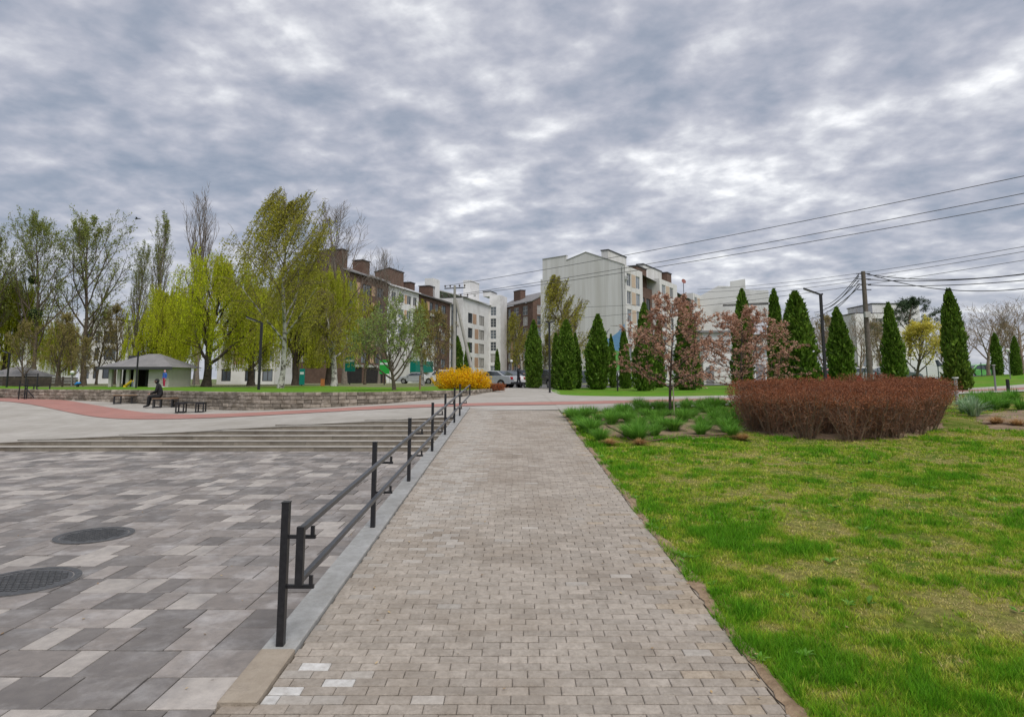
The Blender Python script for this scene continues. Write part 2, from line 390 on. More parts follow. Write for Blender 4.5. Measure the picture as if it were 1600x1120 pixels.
# great far sheet, then the land around the square
def far_sheet():
    mb = MB(); s = 2500
    mb.add([(-s, 88, 1.22), (s, 88, 1.22), (s, s, 1.22), (-s, s, 1.22)], [(0,1,2,3)])
    mb.add([(-s, -s, -.30), (s, -s, -.30), (s, 88, -.30), (-s, 88, -.30)], [(0,1,2,3)])
    o = link('ground', mb.mesh('ground', far_m)); struct(o)
far_sheet()
edge_rng = np.random.default_rng(3)
_ey = np.linspace(-4, 26, 240); _ex = 1.665 + .02 * np.cumsum(edge_rng.normal(0, .5, 240)) * .25
def ramp_edge(y): return float(np.interp(y, _ey, _ex))
ys = np.concatenate([np.arange(-4, 26, .25), np.arange(26, 92, 1.0)])
struct(grid_sheet('lawn', lambda y: (ramp_edge(y) if y < 22.5 else -1.0, 95.0), ys, 110, lambda x, y: G(x, y) - (.012 if y[0] < 22.5 else .03), lawn_m))
# upper square: pale paving from the stairs to the retaining wall and on to the car park
def front_y(x):
    if x > -1.8: return 20.4
    k = math.ceil(float(front_z(x)) / RI - 1e-6); k = min(max(k, 1), NS)
    return YB + (k - 1) * TR + .03
def upper_square():
    xs = np.unique(np.concatenate([np.arange(-60, -20, 2.0), np.arange(-20, 3.01, .2)])); V = []; ny = 60
    for x in xs:
        y0 = front_y(x) if x > -18 else 17.83
        if x > -1.6: y0 = 22.6 if x < 1.7 else 24
        far = 62.0
        t = np.linspace(0, 1, ny) ** 1.4; y = y0 + (far - y0) * t
        z = G(np.full(ny, x), y)
        fz = front_z(x) if x < -1.6 else z
        w = np.clip((y - y0) / 3.0, 0, 1); z = z * w + fz * (1 - w)
        V.append(np.stack([np.full(ny, x), y, z + .004], 1))
    V = np.concatenate(V); n = len(xs)
    i = np.arange(n - 1)[:, None] * ny + np.arange(ny - 1)[None]
    F = np.stack([i, i + ny, i + ny + 1, i + 1], -1).reshape(-1, 4)
    me = mesh_np('upper_square_paving', V, F, True); me.materials.append(paving_pale)
    struct(link('upper_square_paving', me))
upper_square()
def sqz(x, y):                                 # the height of the upper square's paving
    y0 = front_y(x); w = min(max((y - y0) / 3.0, 0), 1)
    if x > -1.6: return G1(x, y)
    return G1(x, y) * w + float(front_z(x)) * (1 - w)
def strip(name, A, B, mat, dz, n=60, m=8):
    """sheet between two polylines, draped on the ground"""
    def res(P):
        P = np.array(P, float); s = np.concatenate([[0], np.cumsum(np.hypot(*np.diff(P, axis=0).T))]); t = np.linspace(0, s[-1], n)
        # smooth
        Q = np.stack([np.interp(t, s, P[:, 0]), np.interp(t, s, P[:, 1])], 1)
        for _ in range(4): Q[1:-1] = (Q[:-2] + 2 * Q[1:-1] + Q[2:]) / 4
        return Q
    a, b = res(A), res(B); V = []
    for i in range(n):
        for j in range(m):
            p = a[i] + (b[i] - a[i]) * j / (m - 1); V.append((p[0], p[1], sqz(p[0], p[1]) + dz))
    i = np.arange(n - 1)[:, None] * m + np.arange(m - 1)[None]
    F = np.stack([i, i + 1, i + m + 1, i + m], -1).reshape(-1, 4)
    me = mesh_np(name, V, F, True); me.materials.append(mat)
    import bmesh
    o = link(name, me); return struct(o)
# right-hand branch of the promenade
near = [(1.66, 21.6), (4.2, 22.2), (7.3, 23.5), (12, 26.2), (20, 31), (30, 36.5), (45, 44), (62, 52)]
far = [(1.66, 36), (3.6, 32.5), (7, 31.0), (12, 32.6), (20, 37.2), (30, 43), (45, 51), (62, 60)]
strip('promenade', near, far, paving_pale, .012, 70, 10)
strip('grass_verge', [(2.6, 33.5), (3.6, 32.3), (7, 30.8), (12, 32.4), (20, 37.0), (30, 42.8), (45, 50.8), (62, 59.8)], [(2.6, 47), (4, 49.2), (8, 50.5), (12, 54), (20, 57), (30, 59), (45, 66), (62, 76)], M('fresh lawn', (.075,.20,.012), (.13,.27,.022), 1.2, .95, bump=.8, bscale=30, c3=(.19,.22,.045), s3=.5, spec=.1), .004, 80, 24)
def offset_line(P, d):
    P = np.array(P, float); T = np.gradient(P, axis=0); T /= np.hypot(*T.T)[:, None]
    return P + np.stack([-T[:, 1], T[:, 0]], 1) * d
redc = []
for px, py in [(0,623.3),(30,624.0),(60,626),(90,630),(125,637),(170,646),(215,652.5),(260,654),(300,653),(350,650.5),(400,647.5),(500,641.5),(600,637),(700,633),(780,631.2),(860,630.5)]:
    redc.append(hit(px, py))
redc = [(-42, redc[0][1] + .8)] + redc
redc += [(3.6, 25.6), (7.4, 26.6), (12, 29.0), (20, 33.8), (30, 39.5), (45, 47), (60, 55)]
def smooth_line(P, n=90, it=6):
    P = np.array(P, float); s = np.concatenate([[0], np.cumsum(np.hypot(*np.diff(P, axis=0).T))]); t = np.linspace(0, s[-1], n)
    Q = np.stack([np.interp(t, s, P[:, 0]), np.interp(t, s, P[:, 1])], 1)
    for _ in range(it): Q[1:-1] = (Q[:-2] + 2 * Q[1:-1] + Q[2:]) / 4
    return Q
rc = smooth_line(redc)
strip('red_cycle_lane', offset_line(rc, -.95), offset_line(rc, .95), paving_red, .020, 160, 5)
# car park
strip('car_park_asphalt', [(-30, 50), (1, 49), (5, 50), (9, 52)], [(-30, 84), (1, 84), (5, 84), (9, 84)], asphalt, .03, 30, 12)
strip('parking_road', [(9.5, 56), (30, 60), (60, 68)], [(9.5, 66), (30, 72), (60, 80)], asphalt, .03, 30, 12)

# ------------------------------------------------------------------ lower square: slabs
def chamfer_block(x0, x1, y0, y1, zt, h, c=.006, tilt=(0, 0)):
    """V, F of a slab with an eased top edge, no bottom"""
    xm, ym = (x0 + x1) / 2, (y0 + y1) / 2
    def z(x, y, b): return b + (x - xm) * tilt[0] + (y - ym) * tilt[1]
    V = [(x0, y0, zt - h), (x1, y0, zt - h), (x1, y1, zt - h), (x0, y1, zt - h)]
    V += [(x, y, z(x, y, zt - c)) for x, y in ((x0, y0), (x1, y0), (x1, y1), (x0, y1))]
    V += [(x, y, z(x, y, zt)) for x, y in ((x0+c, y0+c), (x1-c, y0+c), (x1-c, y1-c), (x0+c, y1-c))]
    F = [(8, 9, 10, 11)]
    for b in (0, 4):
        for i in range(4): j = (i + 1) % 4; F.append((b+i, b+j, b+4+j, b+4+i))
    return V, F
def lower_square():
    mb = MB(); mb.add([(-70, -8, -.03), (-1.5, -8, -.03), (-1.5, YB + .1, -.03), (-70, YB + .1, -.03)], [(0,1,2,3)])
    # the square reaches round the foot of the ramp
    mb.add([(-1.5, -8, -.03), (4.2, -8, -.03), (4.2, 2.95, -.03), (-1.5, 2.95, -.03)], [(0,1,2,3)])
    root = struct(link('lower_square', mb.mesh('lower_square', joint)))
    items = []
    r = random.Random(5); y = 4.08 - 8 * .42; row = 0
    while y < YB - .05:
        y1 = min(y + .42, YB - .004)
        x = -1.765 if y > 2.9 else 1.6
        x -= r.uniform(0, .1) * 0
        while x > -.86 * max(y1, 5) - 2.2:
            w = r.choice([.21, .28, .28, .35, .42, .42, .52]); xa = x - w
            if y > 3.6 or xa > -9:
                g = .005
                items.append((xa + g, x - g, y + g, y1 - g, r.gauss(0, .0022), (r.gauss(0, .005), r.gauss(0, .005)), r.random()))
            x = xa
        y = y1; row += 1
    def vis(it):
        xm, ym = (it[0] + it[1]) / 2, it[3]
        if ym < 3.9: return 0
        fr = abs(xm) < .83 * ym
        return (it[1] - it[0]) / ym ** 2 if fr else 0
    items.sort(key=vis, reverse=True)
    def mat_of(t): return slab_dark if t < .30 else (slab_pale if t > .80 else slab_mat)
    for it in items[:300]:
        V, F = chamfer_block(*it[:4], it[4], .04, .004, it[5])
        b = MB(); b.add(V, F); c = Vector(((it[0] + it[1]) / 2, (it[2] + it[3]) / 2, 0))
        o = link('paving_slab', b.mesh('paving_slab', mat_of(it[6]), c), root, c)
    b = MB()
    for it in items[300:]:
        V, F = chamfer_block(*it[:4], it[4], .04, .004, it[5]); b.m = 0 if it[6] < .30 else (1 if it[6] > .80 else 2); b.add(V, F)
    o = link('paving_slab', b.mesh('paving_slabs', [slab_dark, slab_pale, slab_mat]), root); o['kind'] = 'stuff'
lower_square()

# ------------------------------------------------------------------ ramp of small pavers
def ramp():
    mb = MB(); Y1 = 23.4
    def zz(y): return float(ramp_z(y))
    mb.add([(-1.78, 2.95, -.028), (1.70, 2.95, -.028), (1.70, 4.05, zz(4.05) - .028), (-1.78, 4.05, zz(4.05) - .028)], [(0,1,2,3)])
    mb.add([(-1.60, 4.05, zz(4.05) - .028), (1.70, 4.05, zz(4.05) - .028), (1.70, Y1, zz(Y1) - .028), (-1.60, Y1, zz(Y1) - .028)], [(0,1,2,3)])
    root = struct(link('ramp', mb.mesh('ramp', joint)))
    r = random.Random(11); items = []; y = 3.008; row = 0
    while y < Y1:
        y1 = y + .102; off = (.5 * (row % 2) + r.uniform(-.09, .09)) * .203
        xl = -1.525 if y > 4.06 else -1.76; x = xl - off; xe = ramp_edge(y) - .035 + r.uniform(-.012, .006)
        while x < xe - .02:
            xa = max(x, xl); xb = min(x + .203, xe)
            if xb - xa > .03:
                g = r.uniform(.0018, .0032)
                items.append((xa + g * .7, xb - g * .7, y + g + .0022, y1 - g - .0022, y + .05, r.gauss(0, .0013), (r.gauss(0, .006), r.gauss(0, .006)), r.random()))
            x += .203
        y = y1; row += 1
    def mat_of(it):
        x, yy, t = (it[0] + it[1]) / 2, it[4], it[7]
        if x < -1.0 and 4.15 < yy < 4.62 and t < .42: return 2 if t < .24 else 1
        if t < .75 * math.exp(-((1.62 - x) / .22)) * (.35 + .65 * math.exp(-((yy - 6.0) / 2.2) ** 2)): return 3
        lane = math.exp(-((x + 1.0) / .45) ** 2) * (1 / (1 + math.exp(-(yy - 6.8) * 1.5)))
        if t > 1 - (.55 + .3 * min(1, max(0, (yy - 7.5) / 3))) * lane - .012: return 1
        return 0
    mats = [paver, paver_pale, paver_white, paver_ochre]
    items.sort(key=lambda i: (i[4] if i[4] > 3.9 else 99) + abs(i[0]) * .02)
    for n, it in enumerate(items[:300]):
        V, F = chamfer_block(it[0], it[1], it[2], it[3], float(ramp_z(max(it[4], 4.0))) + it[5], .05, .005, (it[6][0], it[6][1] + (RS if it[4] > 4 else 0)))
        b = MB(); b.add(V, F); c = Vector(((it[0] + it[1]) / 2, it[4], float(ramp_z(it[4]))))
        link('paver', b.mesh('paver', mats[mat_of(it)], c), root, c)
    b = MB()
    for it in items[300:]:
        V, F = chamfer_block(it[0], it[1], it[2], it[3], float(ramp_z(max(it[4], 4.0))) + it[5], .05, .005, (it[6][0], it[6][1] + (RS if it[4] > 4 else 0)))
        b.m = mat_of(it); b.add(V, F)
    o = link('paver', b.mesh('pavers', mats), root); o['kind'] = 'stuff'
    # concrete edging along the lawn
    e = MB(); yy = 3.0; k = 0
    while yy < 22.5:
        y2 = yy + 1.0
        e2 = MB(); x0, x1 = ramp_edge(yy) - .03, ramp_edge(y2) - .03
        za, zb = max(float(ramp_z(yy)), 0) - .012, max(float(ramp_z(y2)), 0) - .012
        e2.add([(x0, yy+.004, za-.1), (x0+.06, yy+.004, za-.1), (x1+.06, y2-.004, zb-.1), (x1, y2-.004, zb-.1), (x0, yy+.004, za), (x0+.06, yy+.004, za), (x1+.06, y2-.004, zb), (x1, y2-.004, zb)],
               [(0,3,2,1),(4,5,6,7),(0,1,5,4),(1,2,6,5),(2,3,7,6),(3,0,4,7)])
        link('edging_stone', e2.mesh('edging_stone', kerb_tan), root); yy = y2
ramp()
def kerb():
    root = thing('ramp_kerb', 'grey concrete kerb with a tan end stone carrying the black handrail along the ramp', 'kerb', (-1.65, 4.1, 0))
    yy = 4.10; lens = [.68] + [1.0] * 19; k = 0
    for l in lens:
        y2 = yy + l; mb = MB(); g = .003
        za, zb = float(ramp_z(yy)) + .030, float(ramp_z(y2)) + .030
        c = .008
        V = [(-1.77, yy+g, -.12), (-1.53, yy+g, -.12), (-1.53, y2-g, -.12), (-1.77, y2-g, -.12),
             (-1.77, yy+g, za-c), (-1.53, yy+g, za-c), (-1.53, y2-g, zb-c), (-1.77, y2-g, zb-c),
             (-1.77+c, yy+g+c, za), (-1.53-c, yy+g+c, za), (-1.53-c, y2-g-c, zb), (-1.77+c, y2-g-c, zb)]
        F = [(8, 9, 10, 11)]
        for b in (0, 4):
            for i in range(4): j = (i + 1) % 4; F.append((b+i, b+j, b+4+j, b+4+i))
        mb.add(V, F); p = part('kerb_stone', mb, kerb_tan if k == 0 else kerb_grey, root)
        if k == 0: p['label'] = 'tan weathered kerb end stone'
        yy = y2; k += 1
kerb()
def stairs():
    root = struct(link('stairs', MB().mesh('stairs', step_mat)))
    for k in range(1, NS + 1):
        yk = YB + (k - 1) * TR; xe = -1.775; x = xe - (.37 * k) % 1.0 - .25; segs = [(x, xe)]
        while x > -20: segs.append((x - 1.0, x)); x -= 1.0
        for xa, xb in segs:
            za, zb = min(k * RI, float(front_z(xa)) + .006), min(k * RI, float(front_z(xb)) + .006)
            lo = (k - 1) * RI
            if zb <= lo + .012: continue
            za = max(za, lo + .004); g = .003; h = .009
            full = za >= k * RI - 1e-6
            yb_ = yk + TR + .02
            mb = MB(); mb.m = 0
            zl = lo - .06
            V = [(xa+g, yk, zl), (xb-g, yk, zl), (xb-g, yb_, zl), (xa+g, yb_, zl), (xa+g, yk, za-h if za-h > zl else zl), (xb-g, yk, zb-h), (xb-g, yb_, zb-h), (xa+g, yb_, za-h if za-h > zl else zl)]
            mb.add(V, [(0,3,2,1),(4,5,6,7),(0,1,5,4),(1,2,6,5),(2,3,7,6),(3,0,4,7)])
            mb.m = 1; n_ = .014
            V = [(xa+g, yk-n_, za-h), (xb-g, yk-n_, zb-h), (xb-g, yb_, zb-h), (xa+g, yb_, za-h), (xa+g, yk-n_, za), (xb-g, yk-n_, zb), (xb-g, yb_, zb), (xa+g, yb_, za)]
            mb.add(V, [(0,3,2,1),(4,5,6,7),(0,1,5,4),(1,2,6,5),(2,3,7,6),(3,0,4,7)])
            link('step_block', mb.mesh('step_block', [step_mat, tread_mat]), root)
stairs()
# ------------------------------------------------------------------ retaining wall of split blocks and the lawn behind it
WL = smooth_line([(x, y) for x, y, z in wall_pts], 300, 3)
WZ = np.interp(np.linspace(0, 1, 300), np.linspace(0, 1, 300), np.zeros(300))
def wall_base(x): return float(np.interp(x, [p[0] for p in wall_pts], [p[2] for p in wall_pts]))
def retaining_wall():
    root = thing('retaining_wall', 'low curved retaining wall of split brown-grey stone blocks along the lawn', 'wall', (WL[150][0], WL[150][1], wall_base(WL[150][0])))
    seg = np.hypot(*np.diff(WL, axis=0).T); S = np.concatenate([[0], np.cumsum(seg)]); tot = S[-1]
    r = random.Random(2); ch = .165; items = []
    def P(s): return Vector((np.interp(s, S, WL[:, 0]), np.interp(s, S, WL[:, 1]), 0))
    for c in range(7):
        s = -r.uniform(0, .4)
        while s < tot:
            s2 = s + r.uniform(.26, .50); a, b = P(max(s, 0)), P(min(s2, tot)); s0 = s; s = s2
            if (b - a).length < .1: continue
            zt = WTOP - (c * ch) + (0 if c else .0)
            m = (a + b) / 2
            if zt < wall_base(m.x) - .02: continue
            items.append((a, b, zt))
    items.sort(key=lambda i: ((i[0] + i[1]) / 2).length if (-.84 < ((i[0]+i[1])/2).x / ((i[0]+i[1])/2).y) else 999)
    def shape(mb, a, b, zt):
        d = (b - a).normalized(); n = Vector((d.y, -d.x, 0))    # outward, towards the square
        g = .006; a = a + d * g; b = b - d * g; z0, z1 = zt - ch + g, zt - g; th = .25
        k = [r.uniform(.0, .035) for _ in range(4)]; c = .03
        V = [a - n*th + Vector((0,0,z0)), b - n*th + Vector((0,0,z0)), b - n*th + Vector((0,0,z1)), a - n*th + Vector((0,0,z1)),
             a + Vector((0,0,z0)), b + Vector((0,0,z0)), b + Vector((0,0,z1)), a + Vector((0,0,z1)),
             a + d*c + n*k[0] + Vector((0,0,z0+c)), b - d*c + n*k[1] + Vector((0,0,z0+c)), b - d*c + n*k[2] + Vector((0,0,z1-c)), a + d*c + n*k[3] + Vector((0,0,z1-c))]
        mb.add(V, [(8,9,10,11),(4,5,9,8),(5,6,10,9),(6,7,11,10),(7,4,8,11),(0,4,7,3),(1,2,6,5),(3,7,6,2),(0,1,5,4)])
    for a, b, z in items[:300]:
        mb = MB(); shape(mb, a, b, z); part('stone_block', mb, stone, root)
    mb = MB()
    for a, b, z in items[300:]: shape(mb, a, b, z)
    o = part('stone_block', mb, stone, root); o['kind'] = 'stuff'
retaining_wall()
def raised_lawn():
    V = []; m = 24; n = len(WL)
    end = np.array([[-62, 40]])
    for i in range(n):
        x, y = WL[i]; far = np.array([x * 1.0 - 1.5 - (1 - i / n) * 26, 70.0]) if i < n - 1 else np.array([x - 1, 70.0])
        fx = np.interp(i, [0, n - 60, n - 1], [x - 35, -9.5, -2.4]); far = np.array([fx, 49.5])
        for j in range(m):
            t = (j / (m - 1)) ** 1.3; px, py = x + (far[0] - x) * t, y + .06 + (far[1] - y) * t
            V.append((px, py, LZ(px, py) + (.02 if 0 < j else -.01) + .05 * math.sin(px * .5) * math.sin(py * .35) * min(1, t * 4)))
    i = np.arange(n - 1)[:, None] * m + np.arange(m - 1)[None]
    F = np.stack([i, i + 1 * m, i + m + 1, i + 1], -1).reshape(-1, 4)
    me = mesh_np('raised_lawn', V, F, True); me.materials.append(lawn2); struct(link('raised_lawn', me))
lawn2 = M('fresh lawn', (.06,.16,.012), (.10,.21,.02), 1.2, .95, bump=.8, bscale=30, c3=(.16,.18,.04), s3=.5, spec=.1)
raised_lawn()
def back_yard():
    mb = MB(); mb.add([(-150, 46, 1.345), (-1.5, 49, 1.345), (-1.5, 90, 1.345), (-150, 90, 1.345)], [(0,1,2,3)])
    struct(link('courtyard_ground', mb.mesh('courtyard_ground', M('courtyard ground', (.14,.17,.05), (.22,.19,.13), .4, .95, c3=(.09,.15,.03), s3=.15))))
back_yard()
# ------------------------------------------------------------------ vegetation
def unit(v): return v / (np.linalg.norm(v) + 1e-9)
def quads(cent, size, aspect, r, up_bias=0.0, axis=None):
    """leaf-sized rhombs round each centre"""
    n = len(cent); cent = np.asarray(cent, float)
    a = r.normal(size=(n, 3)) if axis is None else axis + r.normal(size=(n, 3)) * .35
    a /= np.linalg.norm(a, axis=1)[:, None]
    b = r.normal(size=(n, 3)); b[:, 2] += 0; b -= (a * b).sum(1)[:, None] * a
    b /= np.linalg.norm(b, axis=1)[:, None]
    s = np.asarray(size).reshape(-1, 1) * r.uniform(.7, 1.3, (n, 1))
    V = np.stack([cent - a * s * .5, cent + b * s * aspect * .5, cent + a * s * .5, cent - b * s * aspect * .5], 1).reshape(-1, 3)
    F = np.arange(n * 4).reshape(-1, 4)
    return V, F
def tubes_np(paths, k):
    """paths: list of (pts (n,3), radii (n,)) -> V, F"""
    Vs = []; Fs = []; b = 0; ang = np.arange(k) * 2 * math.pi / k; ca, sa = np.cos(ang), np.sin(ang)
    for P, rad in paths:
        n = len(P); d = np.gradient(P, axis=0); d /= np.linalg.norm(d, axis=1)[:, None] + 1e-9
        ref = np.where(np.abs(d[:, 2:3]) < .9, np.array([[0, 0, 1.]]), np.array([[1., 0, 0]]))
        x = np.cross(d, ref); x /= np.linalg.norm(x, axis=1)[:, None] + 1e-9; y = np.cross(d, x)
        V = P[:, None] + (x[:, None] * ca[None, :, None] + y[:, None] * sa[None, :, None]) * np.asarray(rad)[:, None, None]
        Vs.append(V.reshape(-1, 3))
        i = np.arange(n - 1)[:, None] * k + np.arange(k)[None]; j = np.arange(n - 1)[:, None] * k + (np.arange(k)[None] + 1) % k
        Fs.append(np.stack([i, j, j + k, i + k], -1).reshape(-1, 4) + b); b += n * k
    if not Vs: return np.zeros((0, 3)), np.zeros((0, 4), int)
    return np.concatenate(Vs), np.concatenate(Fs)
def limb(r, p, d, length, n, wob, trop, tw):
    """a wandering path; trop = pull direction, tw = its weight"""
    P = [np.array(p, float)]; d = unit(np.array(d, float)); st = length / n
    for i in range(n):
        d = unit(d + r.normal(size=3) * wob + np.array(trop) * tw); P.append(P[-1] + d * st)
    return np.array(P)
def skeleton(seed, H, r0, trunk_frac=.95, lean=(0, 0), first=.15, n1=14, len1=.45, ang1=50, up1=.10, n2=7, len2=.45, ang2=45, up2=.05,
             n3=5, len3=.45, ang3=40, up3=.02, wob=.08, shape=None, fork=0):
    r = np.random.default_rng(seed)
    T = limb(r, (0, 0, -.15), (lean[0], lean[1], 1), H * trunk_frac, 12, wob * .5, (0, 0, 1), .06)
    if lean != (0, 0): T[:, 0] += 0
    tr = r0 * (1 - np.linspace(0, 1, 13) ** .85 * .88); tr[0] *= 1.35
    trunk = [(T, tr)]; mid = []; twigs = []; tips = []
    shp = shape or (lambda t: math.sin(math.pi * (.18 + .82 * t)) ** .7)
    ga = r.uniform(0, 6)
    for i in range(n1):
        t = first + (1 - first) * (i + r.uniform(0, .8)) / n1; t = min(t, .99)
        k = t * 12; i0 = int(k); p = T[i0] + (T[min(i0 + 1, 12)] - T[i0]) * (k - i0); rr = np.interp(t, np.linspace(0, 1, 13), tr)
        ga += 2.4 + r.normal() * .4; a = R(ang1) * (1 - .35 * t)
        d = np.array([math.cos(ga) * math.sin(a), math.sin(ga) * math.sin(a), math.cos(a)])
        L1 = H * len1 * shp(t) * r.uniform(.75, 1.15)
        P = limb(r, p, d, L1, 7, wob, (0, 0, 1), up1); q = min(rr * .62, r0 * .42) * (1 - np.linspace(0, 1, 8) * .82)
        mid.append((P, q))
        for j in range(n2):
            s = .22 + .78 * (j + r.uniform(0, .9)) / n2; s = min(s, .99); k1 = s * 7; j0 = int(k1); p1 = P[j0] + (P[min(j0 + 1, 7)] - P[j0]) * (k1 - j0)
            dd = unit(P[min(j0 + 1, 7)] - P[j0]); o = r.normal(size=3); o -= o.dot(dd) * dd; o = unit(o)
            d2 = dd * math.cos(R(ang2)) + o * math.sin(R(ang2)); L2 = L1 * len2 * (1.15 - .6 * s) * r.uniform(.7, 1.2)
            P2 = limb(r, p1, d2, L2, 5, wob * 1.3, (0, 0, 1), up2); q2 = max(np.interp(s, np.linspace(0, 1, 8), q) * .55, .010) * (1 - np.linspace(0, 1, 6) * .7)
            twigs.append((P2, q2))
            for m in range(n3):
                s2 = .15 + .85 * (m + r.uniform(0, .9)) / n3; s2 = min(s2, .99); k2 = s2 * 5; m0 = int(k2); p2 = P2[m0] + (P2[min(m0 + 1, 5)] - P2[m0]) * (k2 - m0)
                dd = unit(P2[min(m0 + 1, 5)] - P2[m0]); o = r.normal(size=3); o -= o.dot(dd) * dd; o = unit(o)
                d3 = dd * math.cos(R(ang3)) + o * math.sin(R(ang3)); L3 = L2 * len3 * r.uniform(.6, 1.2)
                P3 = limb(r, p2, d3, L3, 3, wob * 1.3, (0, 0, 1), up3); tips.append((P3, np.array([.011, .009, .007, .004]) * (.6 + H / 16)))
    return r, trunk, mid, twigs, tips
def along(paths, per, r, lo=.2):
    out = []
    for P, q in paths:
        s = r.uniform(lo, 1, per) * (len(P) - 1); i = s.astype(int); i = np.minimum(i, len(P) - 2); f = (s - i)[:, None]
        out.append(P[i] * (1 - f) + P[i + 1] * f)
    return np.concatenate(out) if out else np.zeros((0, 3))
def tree_parts(parent, trunk, mid, twigs, tips, bark_m, leaves=None, leaf_m=None, kt=8, twig_m=None):
    V1, F1 = tubes_np(trunk, kt); V2, F2 = tubes_np(mid, 5)
    me = mesh_np('trunk', np.concatenate([V1, V2]), np.concatenate([F1, F2 + len(V1)]), True); me.materials.append(bark_m); link('trunk', me, parent)
    V3, F3 = tubes_np(twigs, 4); V4, F4 = tubes_np(tips, 3)
    VV = [V3, V4]; FF = [F3, F4 + len(V3)]; nb = len(F3) + len(F4); b = len(V3) + len(V4)
    if leaves is not None:
        VV.append(leaves[0]); FF.append(leaves[1] + b)
    F = np.concatenate(FF); me = mesh_np('crown', np.concatenate(VV), F, False)
    me.materials.append(twig_m or bark_m)
    if leaves is not None:
        me.materials.append(leaf_m); mi = np.zeros(len(F), np.int32); mi[nb:] = 1; me.polygons.foreach_set('material_index', mi)
    link('crown', me, parent)
PROTO = {}; TRUE_H = {}
def tree(kind, label, x, y, z, group=None, h=1.0, w=1.0, rz=0.0, name=None, cat='tree', tilt=(0, 0)):
    """first call of a kind builds it, later calls copy it"""
    bname, H0, fn = KINDS[kind]
    if kind not in PROTO:
        o = thing(bname, label, cat, (0, 0, 0)); fn(o); PROTO[kind] = o
        TRUE_H[kind] = max(v.co.z for ch in o.children for v in ch.data.vertices) * .985
    else:
        o = copy_tree(PROTO[kind])
        if 'group' in o: del o['group']
        tag(o, label, cat)
    if name: o.name = name
    o.location = (x, y, z); s = h / TRUE_H[kind]; o.scale = (s * w, s * w, s); o.rotation_euler = (tilt[0], tilt[1], rz)
    if group: o['group'] = group
    return o
def k_poplar(o, seed=1, leaf=True):
    r, T, m, tw, tp = skeleton(seed, 20, .34, first=.20, n1=24, len1=.46, ang1=50, up1=.13, n2=9, len2=.42, ang2=38, up2=.14, n3=5, up3=.1, wob=.08, shape=lambda t: .25 + .75 * math.sin(math.pi * min(1, .15 + .9 * t)))
    c = along(tp, 9, r) if leaf else None
    tree_parts(o, T, m, tw, tp, bark, quads(c + r.normal(size=c.shape) * .13, .21, .55, r) if leaf else None, lf_poplar)
def k_poplar2(o): k_poplar(o, 21)
def k_column(o, seed=5, per=0):
    r, T, m, tw, tp = skeleton(seed, 20, .30, first=.10, n1=34, len1=.36, ang1=24, up1=.22, n2=6, len2=.42, ang2=24, up2=.2, n3=4, len3=.5, ang3=25, up3=.15, wob=.05, shape=lambda t: .35 + .65 * math.sin(math.pi * (.2 + .75 * t)))
    L = None
    if per: c = along(tp, per, r); L = quads(c + r.normal(size=c.shape) * .10, .18, .55, r)
    tree_parts(o, T, m, tw, tp, bark_grey, L, lf_poplar)
def k_column_leaf(o): k_column(o, 8, 7)
def k_willow(o, seed=3, nst=2400, mat=None, H=13, bk=None, spread=.50, ln=(.5, 2.6), dens=10, leafsz=.18):
    r, T, m, tw, tp = skeleton(seed, H, .42, trunk_frac=.85, first=.18, n1=22, len1=spread, ang1=62, up1=.15, n2=9, len2=.48, ang2=50, up2=.08, n3=3, up3=-.05, wob=.11)
    base = np.concatenate([along(tw, 14, r, .1), along(tp, 5, r, .1)]); base = base[r.permutation(len(base))[:nst]]
    zs = base[:, 2]; cs = []; strands = []
    rad = np.hypot(base[:, 0], base[:, 1])
    for p in base:
        L = min(r.uniform(*ln), p[2] - 1.6)
        if L < .5: continue
        n = max(3, int(L * dens)); s = np.sort(r.uniform(0, 1, n)); out = unit(np.array([p[0], p[1], 0.0])) * .35
        q = p + out * (1 - np.exp(-3 * s))[:, None] + np.stack([r.normal(0, .05, n), r.normal(0, .05, n), -L * s], 1)
        cs.append(q)
        e = np.linspace(0, 1, 4); strands.append((p + out * (1 - np.exp(-3 * e))[:, None] + np.array([0, 0, -1]) * (L * e)[:, None], np.array([.010, .009, .008, .006])))
    c = np.concatenate(cs); ax = np.tile(np.array([[0, 0, -1.0]]), (len(c), 1))
    L = quads(c, leafsz, .38, r, axis=ax)
    tree_parts(o, T, m, tw, tp + strands[::2], bk or bark_dark, L, mat or lf_willow, twig_m=M('willow twig', (.20,.17,.04), (.28,.23,.06), 6, .9))
def k_willow2(o): k_willow(o, 13, 2300, H=11, spread=.52, ln=(.8, 3.6))
def k_olive(o): k_willow(o, 19, 2100, lf_olive, H=12, spread=.50, ln=(1.2, 5.0), dens=9)
def k_birch(o): 
    k_birchlike(o, 17, 17, 3000, 6, .44, .18)
